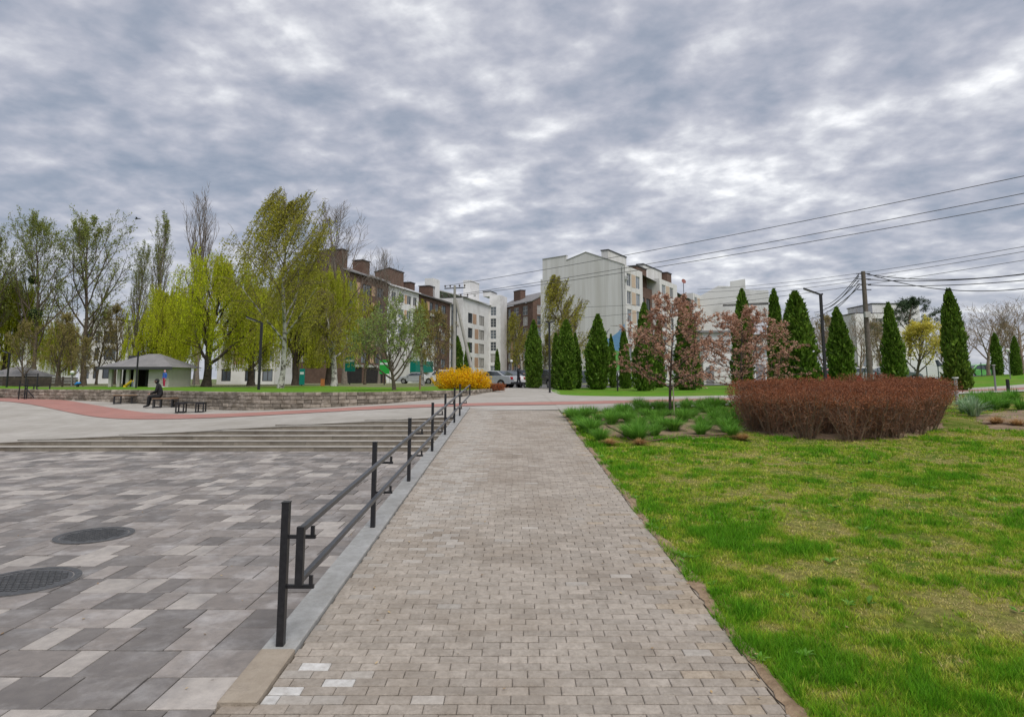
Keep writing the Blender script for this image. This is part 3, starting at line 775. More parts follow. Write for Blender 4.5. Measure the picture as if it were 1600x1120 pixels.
def k_birchlike(o, seed, H, nst, dens=6, sp=.34, lsz=.17):
    r, T, m, tw, tp = skeleton(seed, H, .26, trunk_frac=.97, first=.24, n1=22, len1=sp, ang1=52, up1=.08, n2=9, len2=.45, ang2=45, up2=-.02, n3=3, up3=-.12, wob=.09)
    base = along(tw, 12, r, .2); base = base[r.permutation(len(base))[:nst]]; cs = []; st = []
    for p in base:
        L = min(r.uniform(.5, 3.4) * H / 17, p[2] - 2.0)
        if L < .3: continue
        n = max(2, int(L * dens)); s = np.sort(r.uniform(0, 1, n)); dr = np.array([-.42 + r.normal() * .1, r.normal() * .1, 0]) * L
        cs.append(p + dr * (s ** .8)[:, None] + np.stack([r.normal(0, .05, n), r.normal(0, .05, n), -L * s], 1))
        e = np.linspace(0, 1, 4); st.append((p + dr * (e ** .8)[:, None] + np.array([0, 0, -1]) * (L * e)[:, None], np.array([.010, .008, .007, .005])))
    c = np.concatenate(cs); L = quads(c, lsz, .5, r)
    tree_parts(o, T, m[:5], m[5:] + tw, tp + st[::2], birch_bark, L, lf_birch, twig_m=M('birch twig', (.14,.11,.07), (.22,.18,.12), 6, .9))
def k_birch_small(o): k_birchlike(o, 27, 9, 1500, 7, .28, .13)
def k_bare(o, seed=31):
    r, T, m, tw, tp = skeleton(seed, 15, .24, first=.25, n1=17, len1=.46, ang1=40, up1=.12, n2=8, len2=.48, ang2=36, up2=.1, n3=6, len3=.55, ang3=36, up3=.05, wob=.08)
    tree_parts(o, T, m, tw, tp, bark_grey)
def k_bare2(o):
    r, T, m, tw, tp = skeleton(37, 8, .17, trunk_frac=.7, first=.22, n1=13, len1=.62, ang1=52, up1=.10, n2=8, len2=.5, ang2=42, up2=.08, n3=6, len3=.55, ang3=40, up3=.05, wob=.10)
    c = along(tp, 1, r); tree_parts(o, T, m, tw, tp, M('tan bark', (.22,.16,.11), (.32,.25,.18), 6, .95), quads(c, .10, .5, r), M('brown bud', (.28,.19,.10), (.36,.26,.13), isl=True, rnd=.2))
def k_scrub(o):
    r, T, m, tw, tp = skeleton(41, 9, .16, first=.12, n1=18, len1=.42, ang1=42, up1=.12, n2=7, len2=.45, ang2=40, up2=.08, n3=4, up3=.04, wob=.09)
    c = along(tp, 8, r); tree_parts(o, T, m, tw, tp, bark, quads(c + r.normal(size=c.shape) * .1, .16, .55, r), M('budding leaf', (.26,.24,.06), (.36,.27,.11), isl=True, rnd=.3, trans=.3))
def k_pear(o):
    r, T, m, tw, tp = skeleton(47, 7, .20, trunk_frac=.55, first=.22, n1=17, len1=.76, ang1=56, up1=.15, n2=9, len2=.45, ang2=40, up2=.14, n3=4, len3=.5, up3=.06, wob=.11, shape=lambda t: .75 + .25 * t)
    c = along(tp, 10, r); c2 = along(tw, 12, r); c = np.concatenate([c, c2])
    tree_parts(o, T, m, tw, tp, bark, quads(c + r.normal(size=c.shape) * .06, .15, .6, r), lf_pear)
def k_crab(o, seed=53):
    r, T, m, tw, tp = skeleton(seed, 4.1, .055, trunk_frac=.95, first=.24, n1=30, len1=.52, ang1=76, up1=.015, n2=7, len2=.42, ang2=48, up2=.02, n3=3, len3=.5, up3=0, wob=.10, shape=lambda t: .18 + .95 * (1 - t) ** .62)
    cl = along(tp, 2, r, .4); cl2 = along(tw, 7, r, .1); cl3 = along(m, 16, r, .10); cl = np.concatenate([cl, cl2, cl3])
    # leaves come in small whorls
    cl = cl[r.random(len(cl)) < .42]; c = np.repeat(cl, 9, 0) + r.normal(size=(len(cl) * 9, 3)) * .030
    tree_parts(o, T, m, tw, tp, bark_dark, quads(c, .072, .42, r), lf_crab)
def k_crab2(o): k_crab(o, 59)
def k_maple(o):
    r, T, m, tw, tp = skeleton(61, 6.5, .16, trunk_frac=.75, first=.24, n1=16, len1=.46, ang1=52, up1=.14, n2=8, len2=.45, ang2=40, up2=.10, n3=5, up3=.05, wob=.09)
    c = along(tp, 11, r); tree_parts(o, T, m, tw, tp, bark, quads(c + r.normal(size=c.shape) * .10, .14, .7, r), lf_maple)
def k_pine(o):
    r, T, m, tw, tp = skeleton(67, 9, .22, first=.45, n1=16, len1=.40, ang1=66, up1=.06, n2=7, len2=.45, ang2=45, up2=.1, n3=3, up3=.1, wob=.12)
    c = along(tp, 26, r, .3); tree_parts(o, T, m, tw, tp, bark, quads(c + r.normal(size=c.shape) * .10, .26, .16, r), lf_pine)
def k_thuja(o, seed=71, H=5.0, W=.50, n=8000):
    """upright evergreen: sprays set in uneven shells over a narrow spindle, with hollows between them"""
    r = np.random.default_rng(seed); k1 = r.uniform(0, 6.28, 6)
    t = r.uniform(.01, 1, n) ** .82; t = t[np.argsort(t)]; n = len(t)
    def rad(t, a):
        base = np.where(t < .22, .80 + .20 * np.sin(t / .22 * math.pi / 2), 1) * (1 - np.clip((t - .20) / .82, 0, 1) ** 2.2)
        lump = 1 + .15 * np.sin(2 * a + 7 * t + k1[0]) + .13 * np.sin(4 * a - 19 * t + k1[1]) + .10 * np.sin(7 * a + 37 * t + k1[2]) + .07 * np.sin(11 * a + 71 * t + k1[3])
        return W * np.maximum(base, .03) * lump
    a = r.uniform(0, 2 * math.pi, n); sh = r.choice([1.0, .86, .7], n, p=[.6, .28, .12]) * r.uniform(.88, 1.12, n)
    rr = rad(t, a) * sh; z = t * H
    c = np.stack([np.cos(a) * rr, np.sin(a) * rr, z], 1)
    ax = np.stack([np.cos(a) * .45, np.sin(a) * .45, np.full(n, 1.0)], 1)
    V, F = quads(c, r.uniform(.10, .26, n) * H / 5, .42, r, axis=ax)
    # a dark core of older sprays
    m = 700; t2 = r.uniform(0, .93, m); a2 = r.uniform(0, 6.28, m); r2 = rad(t2, a2) * r.uniform(.15, .6, m)
    V2, F2 = quads(np.stack([np.cos(a2) * r2, np.sin(a2) * r2, t2 * H], 1), .55 * H / 5, .7, r, axis=np.tile(np.array([[0, 0, 1.0]]), (m, 1)))
    me = mesh_np('crown', np.concatenate([V, V2]), np.concatenate([F, F2 + len(V)])); me.materials.append(lf_thuja); link('crown', me, o)
    mb = MB(); mb.tube([(0, 0, -.1), (.01, 0, H * .3), (0, .01, H * .85)], [.075, .06, .02], 7); link('trunk', mb.mesh('trunk', bark), o)
KINDS = {'poplar': ('poplar_tree', 20, k_poplar), 'poplar2': ('poplar_tree', 20, k_poplar2), 'column': ('columnar_poplar', 20, k_column), 'column_leaf': ('columnar_poplar', 20, k_column_leaf),
         'willow': ('willow_tree', 13, k_willow), 'willow2': ('willow_tree', 11, k_willow2), 'olive': ('willow_tree', 12, k_olive), 'birch': ('birch_tree', 17, k_birch), 'birch_small': ('birch_tree', 9, k_birch_small),
         'bare': ('bare_tree', 15, k_bare), 'bare2': ('bare_tree', 8, k_bare2), 'scrub': ('budding_tree', 9, k_scrub), 'pear': ('pear_tree', 7, k_pear),
         'crab': ('crab_apple_tree', 4.1, k_crab), 'crab2': ('crab_apple_tree', 4.1, k_crab2), 'maple': ('maple_tree', 6.5, k_maple), 'pine': ('pine_tree', 9, k_pine),
         'thuja': ('thuja_tree', 5, k_thuja), 'thuja2': ('thuja_tree', 5, lambda o: k_thuja(o, 73, 5, .57, 9000)), 'thuja3': ('thuja_tree', 5, lambda o: k_thuja(o, 79, 5, .42, 7000))}
def plant_tree(kind, px, Y, top, label, base=None, **k):
    """stem at bearing px and distance Y; the photograph's crown top gives the height"""
    z = base if base is not None else LZ(0, Y)
    x = bear(px, Y, z); h = at(px, top, Y).z - z
    return tree(kind, label, x, Y, z, h=h, **k)
# trees on and behind the raised lawn, left to right
P = plant_tree
P('poplar', 50, 58, 326, 'tall poplar with mistletoe balls above the pale stone wall end', rz=.4, w=.78)
P('poplar2', 130, 62, 330, 'broad budding poplar beside the poplar with mistletoe', rz=2.1, w=.92)
P('poplar2', -35, 56, 345, 'poplar leaning in at the playground end of the lawn', rz=4.0, w=.9)
P('column_leaf', 240, 66, 330, 'slim columnar poplar in small leaf behind the pavilion', rz=1.0, w=.85)
P('column_leaf', 203, 70, 374, 'shorter columnar poplar in leaf above the pavilion roof', rz=3.0, w=.95)
P('column', 306, 72, 286, 'bare columnar poplar rising behind the yellow-green willow', rz=.5, w=1.0)
P('willow', 322, 50, 386, 'yellow-green willow beside the white-sided pavilion', rz=.2, w=1.0)
P('willow2', 238, 55, 468, 'low yellow-green willow hanging over the pavilion roof', rz=1.4, w=1.05)
P('willow2', 276, 58, 440, 'yellow-green willow with dark trunk right behind the white siding', rz=3.3, w=.8)
P('olive', 392, 57, 440, 'olive-yellow willow between the pavilion willow and the leaning birch', rz=2.6, w=.95)
P('olive', 462, 62, 405, 'broad olive willow right behind the leaning birch', rz=1.1, w=.78)
P('olive', 512, 64, 415, 'olive willow curtain in front of the brown brick building', rz=4.2, w=.72)
P('olive', 2, 60, 430, 'olive willow at the fenced end of the lawn', rz=5.0, w=.9)
P('olive', 92, 74, 500, 'low olive willow behind the two big poplars', rz=2.0, w=.85)
P('birch', 438, 43, 303, 'tall white-trunked weeping birch growing from the lawn', rz=0.0, w=.98, tilt=(0, R(4)))
P('birch_small', 522, 50, 452, 'slender white birch beside the dark shopfront', rz=1.0, w=1.1)
P('bare', 538, 78, 314, 'bare tree above the brown building chimney', rz=.8, w=.95)
P('bare', 592, 96, 390, 'small bare crown showing over the white facade', rz=2.8, w=.7)
P('pear', 616, 32.5, 458, 'low-forking pear tree in fresh leaf by the retaining wall', rz=.6, w=1.12, base=1.36)
for i, (px, Y, top, lab) in enumerate([(35, 52, 500, 'brown budding tree by the wooden fence'), (88, 54, 485, 'brown budding tree between the two big poplars'), (150, 66, 480, 'brown budding tree before the white block'),
                       (178, 72, 470, 'thin budding tree beside the pavilion eaves'), (112, 60, 510, 'low budding tree behind the fence boards'), (130, 52, 525, 'budding tree beside the white-headed garden lamp'), (570, 70, 470, 'budding tree before the brown brick windows'), (682, 60, 480, 'budding tree beside the concrete power pole')]):
    P('scrub', px, Y, top, lab, rz=i * 1.3, w=1.0)
P('birch_small', 660, 62, 470, 'birch with greenish twigs beside the concrete power pole', rz=2.0, w=.8)
P('birch_small', 893, 78, 430, 'thin birch against the blank grey gable wall', rz=.3, w=1.0, base=1.25)
P('birch_small', 815, 88, 488, 'olive weeping tree before the far brown gabled house', rz=.3, w=.8, base=1.25)
P('birch_small', 850, 82, 520, 'pale young birch at the left edge of the gable wall', rz=4.3, w=.8, base=1.25)
# upright evergreens
th = [('thuja2', 834, 47, 500, 606, 1.0, 'dense thuja beside the car park entrance'), ('thuja3', 729, 70, 535, 604, 0.9, 'small thuja behind the yellow bush'), ('thuja2', 716, 72, 525, 604, 0.9, 'thuja behind the leaning brace of the concrete pole'),
      ('thuja3', 778, 74, 545, 602, 0.9, 'small thuja before the white stair tower'), ('thuja2', 883, 44, 499, 606, 1.2, 'thuja with a lamp post on its left'), ('thuja3', 870, 46, 520, 606, 1.0, 'small thuja right behind the forked lamp post'),
      ('thuja3', 901, 47, 520, 606, 1.05, 'small thuja tucked behind the clump by the forked lamp'), ('thuja2', 933, 45, 491, 607, 1.2, 'stout thuja before the blank grey gable'), ('thuja3', 958, 52, 522, 603, 0.8, 'thin little thuja before the painted wall'),
      ('thuja', 978, 47, 512, 605, 0.85, 'narrow thuja beside the painted wall corner'), ('thuja2', 1006, 42, 473, 608, 0.92, 'thuja with its left side clear of the copper-leaved tree'), ('thuja', 1075, 43, 474, 609, 1.3, 'thuja behind the staked copper-leaved tree'),
      ('thuja3', 1030, 50, 500, 606, 0.95, 'thuja half hidden behind copper leaves'), ('thuja2', 1160, 44, 452, 608, 0.85, 'thuja behind the unstaked copper-leaved tree'), ('thuja3', 1216, 48, 452, 604, 0.92, 'slender tall thuja next to the broad thuja'),
      ('thuja2', 1253, 40, 455, 603, 1.35, 'broadest thuja, beside the tall black lamp post'), ('thuja2', 1318, 45, 480, 603, 1.1, 'thuja between black lamp post and wooden pole'), ('thuja', 1401, 45, 472, 601, 1.0, 'thuja before the white van'),
      ('thuja', 1498, 38, 450, 608, 1.0, 'tallest narrow thuja at the end of the red hedge'), ('thuja3', 1560, 62, 520, 585, 1.3, 'loose yellowish thuja on the grass rise'), ('thuja', 1588, 58, 525, 585, 1.1, 'small dark thuja on the grass rise')]
for i, (k, px, Y, top, bp, w, lab) in enumerate(th):
    z = G1(bear(px, Y), Y) - .02
    P(k, px, Y, top, lab, base=z, w=w * 1.02, rz=i * 1.7, tilt=(R(1.6 * math.sin(i * 2.3)), R(1.8 * math.sin(i * 3.7))))
# right-hand trees
P('crab', 1047, 20.6, 455, 'staked copper-leaved crab apple standing in the bed of green tufts', base=G1(bear(1047, 20.6), 20.6) - .02, w=1.08, rz=.3)
P('crab2', 1163, 22.6, 478, 'copper-leaved crab apple behind the end of the red hedge', base=G1(bear(1163, 22.6), 22.6) - .02, w=1.35, rz=1.2)
P('maple', 1434, 48, 492, 'yellow-flowering tree before the white van', base=G1(bear(1434, 48), 48), w=1.0)
P('pine', 1427, 66, 462, 'dark round-headed pine behind the yellow tree', base=2.0, w=1.1)
for i, (px, Y, top, w, lab) in enumerate([(1345, 58, 480, .9, 'bare leaning tree beside the wooden pole'), (1545, 66, 462, 1.25, 'wide bare tree on the grass rise'), (1600, 72, 460, 1.1, 'bare tree at the far end of the grass rise'), (1300, 75, 485, .9, 'bare tree behind the tall black lamp post'), (1230, 80, 470, .8, 'thin bare tree behind the broad thuja'), (1500, 78, 490, 1.0, 'bare tree behind the tallest thuja')]):
    P('bare2', px, Y, top, lab, base=G1(bear(px, Y), Y) - .1, w=w, rz=i * 1.1)
for i, (px, Y, top, lab) in enumerate([(1290, 85, 490, 'brown budding tree behind the black lamp post'), (1470, 80, 520, 'brown budding tree beyond the white van'), (1580, 90, 500, 'brown budding tree beyond the bollard'), (1380, 90, 500, 'brown budding tree behind the wooden pole')]):
    P('scrub', px, Y, top, lab, base=1.8, rz=i * 1.3, w=1.2)

# mistletoe balls in the tall poplar
for (px, py, Y, s) in [(56, 490, 57.6, .95), (52, 437, 57.7, .7)]:
    r = np.random.default_rng(int(px)); d = r.normal(size=(900, 3)); d /= np.linalg.norm(d, axis=1)[:, None]
    V, F = quads(d * (r.uniform(.2, 1, (900, 1)) ** .4) * s * .55, .2, .4, r); me = mesh_np('mistletoe', V, F); me.materials.append(M('mistletoe leaf', (.03,.055,.015), (.06,.09,.025), isl=True, rnd=.2))
    o = link('mistletoe', me, None, at(px, py, Y)); tag(o, 'dark mistletoe ball on the trunk of the tall poplar' if s > .8 else 'smaller mistletoe ball high in the tall poplar', 'mistletoe')

# ------------------------------------------------------------------ clipped red hedge: shrub beside shrub
def shrub_mesh(o, seed, H=1.12, W=.66):
    r = np.random.default_rng(seed); stems = []; tw = []
    for i in range(26):
        a = r.uniform(0, 6.28); e = np.array([math.cos(a), math.sin(a), 0]) * math.sqrt(r.uniform(.05, 1.0)) * W
        b_ = math.hypot(e[0], e[1]) * .30; P0 = np.array([math.cos(a) * b_ + r.normal() * .03, math.sin(a) * b_ + r.normal() * .03, -.05]); top = np.array([0, 0, H * r.uniform(.78, .97)]) + e
        t = np.linspace(0, 1, 6)[:, None]; P = P0 + (top - P0) * np.concatenate([t ** .95, t ** .95, t ** .9], 1) + r.normal(size=(6, 3)) * .018
        stems.append((P, np.linspace(.013, .005, 6)))
        for j in range(26):
            s = r.uniform(.06, .98) * 5; i0 = min(int(s), 4); p = P[i0] + (P[i0 + 1] - P[i0]) * (s - i0)
            d = unit(r.normal(size=3) + np.array([0, 0, 1.3])); L = r.uniform(.12, .36)
            q = np.array([p, p + d * L * .5 + r.normal(size=3) * .02, p + d * L]); q[:, 2] = np.minimum(q[:, 2], H + r.uniform(-.03, .05))
            tw.append((q, np.array([.0042, .0034, .002])))
    V, F = tubes_np(stems, 4); me = mesh_np('stems', V, F); me.materials.append(twig_brown); link('stems', me, o)
    V, F = tubes_np(tw, 3); me = mesh_np('twigs', V, F); me.materials.append(twig_red); link('twigs', me, o)
    c = along(tw, 7, r, .25); up = r.random(len(c)) < np.clip((c[:, 2] / H - .06) * 1.5, .15, 1); c = c[up]
    c2 = c[c[:, 2] > .84 * H]; c1 = c[c[:, 2] <= .84 * H]
    n = 1000; a = r.uniform(0, 6.28, n); q = W * 1.1 * np.sqrt(r.uniform(0, 1, n)); c2 = np.concatenate([c2, np.stack([np.cos(a) * q, np.sin(a) * q, H * (r.uniform(.74, 1.04, n) + .05 * np.sin(5 * a + seed) * q / W)], 1)])
    V1, F1 = quads(c1, .034, .55, r); V2, F2 = quads(c2, .036, .55, r, axis=np.tile(np.array([[0, 0, 1.]]), (len(c2), 1)))
    me = mesh_np('leaves', np.concatenate([V1, V2]), np.concatenate([F1, F2 + len(V1)])); me.materials.append(lf_barb); me.materials.append(lf_barb2)
    mi = np.zeros(len(F1) + len(F2), np.int32); mi[len(F1):] = 1; me.polygons.foreach_set('material_index', mi); link('leaves', me, o)
def hedge():
    # outline on the ground: (near-left, near-right, far-right, far-left)
    r = random.Random(9); protos = []
    A = np.array([(6.45, 17.2), (6.95, 15.9), (8.0, 15.3), (9.2, 15.75), (10.4, 16.8), (11.6, 18.2)])  # front line
    B = np.array([(7.9, 19.9), (9.0, 20.1), (10.1, 20.3), (11.2, 20.5), (12.3, 20.7), (13.3, 20.9)])  # back line
    n = 9; pts = []
    for row, t in enumerate((0, .22, .45, .70, 1.0)):
        L = A + (B - A) * t; s = np.linspace(0, 5, n + (row % 2))
        for q in s:
            i = min(int(q), 4); p = L[i] + (L[i + 1] - L[i]) * (q - i); pts.append((p[0] + r.uniform(-.12, .12), p[1] + r.uniform(-.12, .12), row))
    for k, (x, y, row) in enumerate(pts):
        if k < 5:
            o = thing('barberry_shrub', '', 'shrub'); shrub_mesh(o, 100 + k); protos.append(o)
        else: o = copy_tree(protos[r.randrange(5)])
        if row == 0: tag(o, 'brown-red barberry shrub with bare stems along the lawn side of the clipped hedge', 'shrub', 'front shrubs of the red hedge')
        else: tag(o, 'red-topped barberry shrub inside the clipped hedge, behind the lawn-side shrubs', 'shrub', 'inner shrubs of the red hedge')
        o.location = (x, y, G1(x, y)); o.rotation_euler = (0, 0, r.uniform(0, 6.28)); s = r.uniform(.92, 1.06); o.scale = (s * 1.1, s * 1.1, s * (.93 if row == 0 else 1.0 + .02 * row))
hedge()
def bed(name, poly, mat):
    """soil sheet with an uneven rim"""
    P = smooth_line(poly + [poly[0]], 90, 3)[:-1]; c = P.mean(0); V = [(c[0], c[1], G1(*c) + .02)]; m = 7; r = random.Random(4)
    n = len(P)
    for j in range(1, m):
        for p in P:
            t = j / (m - 1); q = c + (p - c) * t * (1 + (r.uniform(-.03, .03) if j == m - 1 else 0)); V.append((q[0], q[1], G1(*q) + (.012 + .02 * (1 - t) + r.uniform(-.006, .012) if j < m - 1 else -.03)))
    F3 = [(0, 1 + i, 1 + (i + 1) % n) for i in range(n)]; F4 = [(1 + j * n + i, 1 + (j + 1) * n + i, 1 + (j + 1) * n + (i + 1) % n, 1 + j * n + (i + 1) % n) for j in range(m - 2) for i in range(n)]
    me = mesh_np(name, V, [np.array(F3), np.array(F4)], True); me.materials.append(mat); struct(link(name, me))
bed('hedge_bed', [(5.9, 17.3), (6.5, 15.7), (7.95, 15.05), (9.3, 15.4), (10.7, 16.5), (12.1, 17.9), (13.9, 21.3), (11, 21.3), (7.2, 20.7)], soil)
bed('flower_bed', [(2.2, 16.0), (3.0, 14.9), (4.2, 15.2), (5.4, 15.9), (6.2, 17), (7.2, 21.8), (4.5, 21.9), (2.1, 21.3), (1.95, 18)], soil)
bed('far_bed', [(12.5, 17.3), (15, 17.0), (19, 17.6), (24, 19), (24, 24), (18, 23), (14.5, 21)], soil)

# ------------------------------------------------------------------ tufts
def tuft_mesh(o, seed, n=260, H=.34, W=.26, wd=.012, mat=None, arch=.55, name='blades'):
    r = np.random.default_rng(seed); V = []; F = []
    a = r.uniform(0, 6.28, n); tl = r.uniform(.0, 1.0, n) ** .7; L = H * r.uniform(.7, 1.15, n)
    for i in range(n):
        o_ = np.array([math.cos(a[i]), math.sin(a[i])]); b0 = o_ * r.uniform(0, W * .30); lean = tl[i] * W * 1.5
        s = np.array([-o_[1], o_[0]]) * wd * .5 * r.uniform(.7, 1.2); bi = len(V)
        for t, w in ((0, 1), (.45, .9), (.8, .55)):
            c = b0 + o_ * lean * t ** 1.6; z = L[i] * (t - arch * tl[i] * t * t * .6)
            V.append((c[0] - s[0]*w, c[1] - s[1]*w, z)); V.append((c[0] + s[0]*w, c[1] + s[1]*w, z))
        c = b0 + o_ * lean; V.append((c[0], c[1], L[i] * (1 - arch * tl[i] * .62)))
        F.append((bi, bi+1, bi+3, bi+2)); F.append((bi+2, bi+3, bi+5, bi+4)); F.append((bi+4, bi+5, bi+6, bi+6))
    Q = np.array([f for f in F if f[2] != f[3]]); T = np.array([f[:3] for f in F if f[2] == f[3]])
    me = mesh_np(name, V, [Q, T], True); me.materials.append(mat); link(name, me, o)
tr_ = random.Random(21)
def tufts():
    pr = []; pts = []
    for (px, py) in [(900,657),(914,655),(935,658),(957,660),(970,655),(985,656),(1003,650),(1015,655),(1030,658),(958,664),(985,662),(1020,664),(1003,668),(1035,672),(1053,674),(1022,682),(985,684),(1000,680),(1068,660),(1080,655),(1095,668),(1102,672),(1118,664),(1092,680),(1138,676),(1146,665),(1158,660),(1085,650),(1110,650),(1060,648),(1040,650),(1125,648),(1135,655),(1100,645),(1070,642),(1150,648),(1120,640),(1145,640),(1090,640),(1035,644),(1010,645),(980,648),(950,651),(925,650),(905,664),(915,672),(925,678),(940,690),(1000,690),(1145,684),(1165,652),(1130,634),(1108,636),(1075,637),(1050,641),(1025,640),(1000,641),(970,646),(893,652)]:
        pts.append(hit(px, py))
    for k, (x, y) in enumerate(pts):
        if k < 4:
            o = thing('sedge_clump', '', 'plant'); tuft_mesh(o, 200 + k, mat=blade_g, n=330, H=.36, W=.27); pr.append(o)
        else: o = copy_tree(pr[tr_.randrange(4)])
        tag(o, 'green rounded tuft of ornamental grass in the soil bed round the staked tree', 'plant', 'green tufts in the bed by the ramp')
        o.location = (x + tr_.uniform(-.05, .05), y, G1(x, y) + .01); o.rotation_euler = (0, 0, tr_.uniform(0, 6.28)); s = tr_.uniform(.85, 1.4); o.scale = (s, s, s * tr_.uniform(.8, 1.05))
    # leafy dark clumps along the ramp edge of the bed
    dp = None
    for k, (px, py, s) in enumerate([(953,695,.8),(1000,695,.8),(1160,687,.9),(1557,662,1.2),(1590,665,1.1)]):
        x, y = hit(px, py)
        if dp is None: dp = o = thing('dry_sedge_clump', '', 'plant'); tuft_mesh(o, 300, n=320, H=.20, W=.30, mat=blade_dry, arch=1.2)
        else: o = copy_tree(dp)
        tag(o, 'cut-back straw-brown dry grass tuft in the far bed beyond the red hedge' if px > 1500 else 'cut-back straw-brown dry grass tuft at the lawn edge of the tuft bed', 'plant', 'dry tufts of the far bed' if px > 1500 else 'dry tufts by the lawn edge')
        o.location = (x, y, G1(x, y) + .01); o.scale = (s, s, s); o.rotation_euler = (0, 0, k * 1.3)
    sp = None
    for k, (px, py, s, mt) in enumerate([(1508,645,1.0,0),(1522,650,1.1,0),(1515,638,.9,0),(1540,640,1.0,1),(1555,640,1.1,1),(1570,638,1.0,1),(1535,630,1.0,1),(1560,630,.9,1),(1585,628,1.1,1),(1595,640,.9,1),(1575,624,.9,1),(1548,624,.9,1),(1520,626,.9,1)]):
        x, y = hit(px, py)
        o = None
        if k == 0: o = thing('daylily', '', 'plant'); tuft_mesh(o, 400, n=150, H=.62, W=.42, wd=.032, mat=blade_s, arch=.9, name='leaves'); spp = [o, None]
        elif k == 3: o = thing('daylily', '', 'plant'); tuft_mesh(o, 401, n=170, H=.55, W=.40, wd=.024, mat=blade_g, arch=.9, name='leaves'); spp[1] = o
        else: o = copy_tree(spp[mt])
        tag(o, 'arching green-leaved plant in the far bed beyond the red hedge' if mt else 'pale striped long-leaved plant right beside the end of the red hedge', 'plant', 'green plants of the far bed' if mt else 'striped plants by the hedge')
        o.location = (x, y, G1(x, y) + .01); o.scale = (s, s, s); o.rotation_euler = (0, 0, k * 2.1)
tufts()
# stake and watering hose by the young tree
def stake():
    x, Y = bear(1053, 20.4), 20.4; z = G1(x, Y); mb = MB(); mb.tube([(x, Y, z - .1), (x - .01, Y + .02, z + 1.15)], [.022, .018], 7)
    o = thing('tree_stake', 'thin wooden stake beside the trunk of the copper-leaved tree', 'stake', (x, Y, z)); part('post', mb, M('stake wood', (.40,.33,.25), (.48,.41,.32), 8, .9), o)
    mb = MB(); mb.tube([(x - .12, Y + .02, z + .95), (x, Y - .03, z + .97), (x + .02, Y + .02, z + .95)], .008, 5); part('tie', mb, black_steel, o)
    pts = [hit(px, py) for px, py in [(940,660),(950,668),(975,680),(985,690),(1010,692),(1060,684),(1110,682),(1140,680)]]
    mb = MB(); S = smooth_line(pts, 40, 2); mb.tube([(a, b, G1(a, b) + .035) for a, b in S], .016, 6); mb.sm = True
    tag(link('irrigation_hose', mb.mesh('irrigation_hose', M('brown hose', (.12,.07,.045), (.17,.10,.07), 6, .7))), 'brown irrigation hose lying across the soil among the tufts', 'hose')
stake()
# yellow bush and low rust hedge on the point of the raised lawn
def forsythia():
    x0, Y = bear(722, 36), 36.5; o = thing('forsythia_bush', 'big yellow flowering bush on the point of the raised lawn', 'bush', (x0, Y, 1.36))
    r = np.random.default_rng(5); st = []; W = 1.62; Hh = 1.28
    for i in range(190):
        a = r.uniform(0, 6.28); q = np.sqrt(r.uniform(0, 1)); p = np.array([math.cos(a) * q * W * .75, math.sin(a) * q * .8, -.05])
        d = unit(np.array([math.cos(a) * .45 * q, math.sin(a) * .45 * q, 1.0]) + r.normal(size=3) * .22); st.append((limb(r, p, d, Hh * (1 - .22 * q * q) * r.uniform(.7, 1.12), 5, .10, (0, 0, 1), .03), np.linspace(.014, .005, 6)))
    V, F = tubes_np(st, 4); me = mesh_np('branches', V, F); me.materials.append(M('forsythia twig', (.16,.09,.03), (.24,.14,.05), 6, .9)); link('branches', me, o)
    c = along(st, 95, r, .10); V, F = quads(c + r.normal(size=c.shape) * .06, .075, .65, r); me = mesh_np('flowers', V, F); me.materials.append(lf_fors); link('flowers', me, o)
    o = thing('low_hedge', 'low rust-brown clipped hedge at the foot of the yellow bush', 'hedge', (bear(765, 37), 37.3, 1.33)); r = np.random.default_rng(6)
    st = []; n = 260; px = r.uniform(-.8, .8, n); py = r.uniform(-.35, .35, n)
    for a, b in zip(px, py): st.append((limb(r, (a, b, -.05), (0, 0, 1) + r.normal(size=3) * .3, .42, 3, .1, (0, 0, 1), .05), np.linspace(.008, .004, 4)))
    V, F = tubes_np(st, 3); me = mesh_np('branches', V, F); me.materials.append(twig_red); link('branches', me, o)
    c = along(st, 22, r, .15); V, F = quads(c + r.normal(size=c.shape) * .03, .05, .6, r); me = mesh_np('leaves', V, F); me.materials.append(lf_rust); link('leaves', me, o)
forsythia()
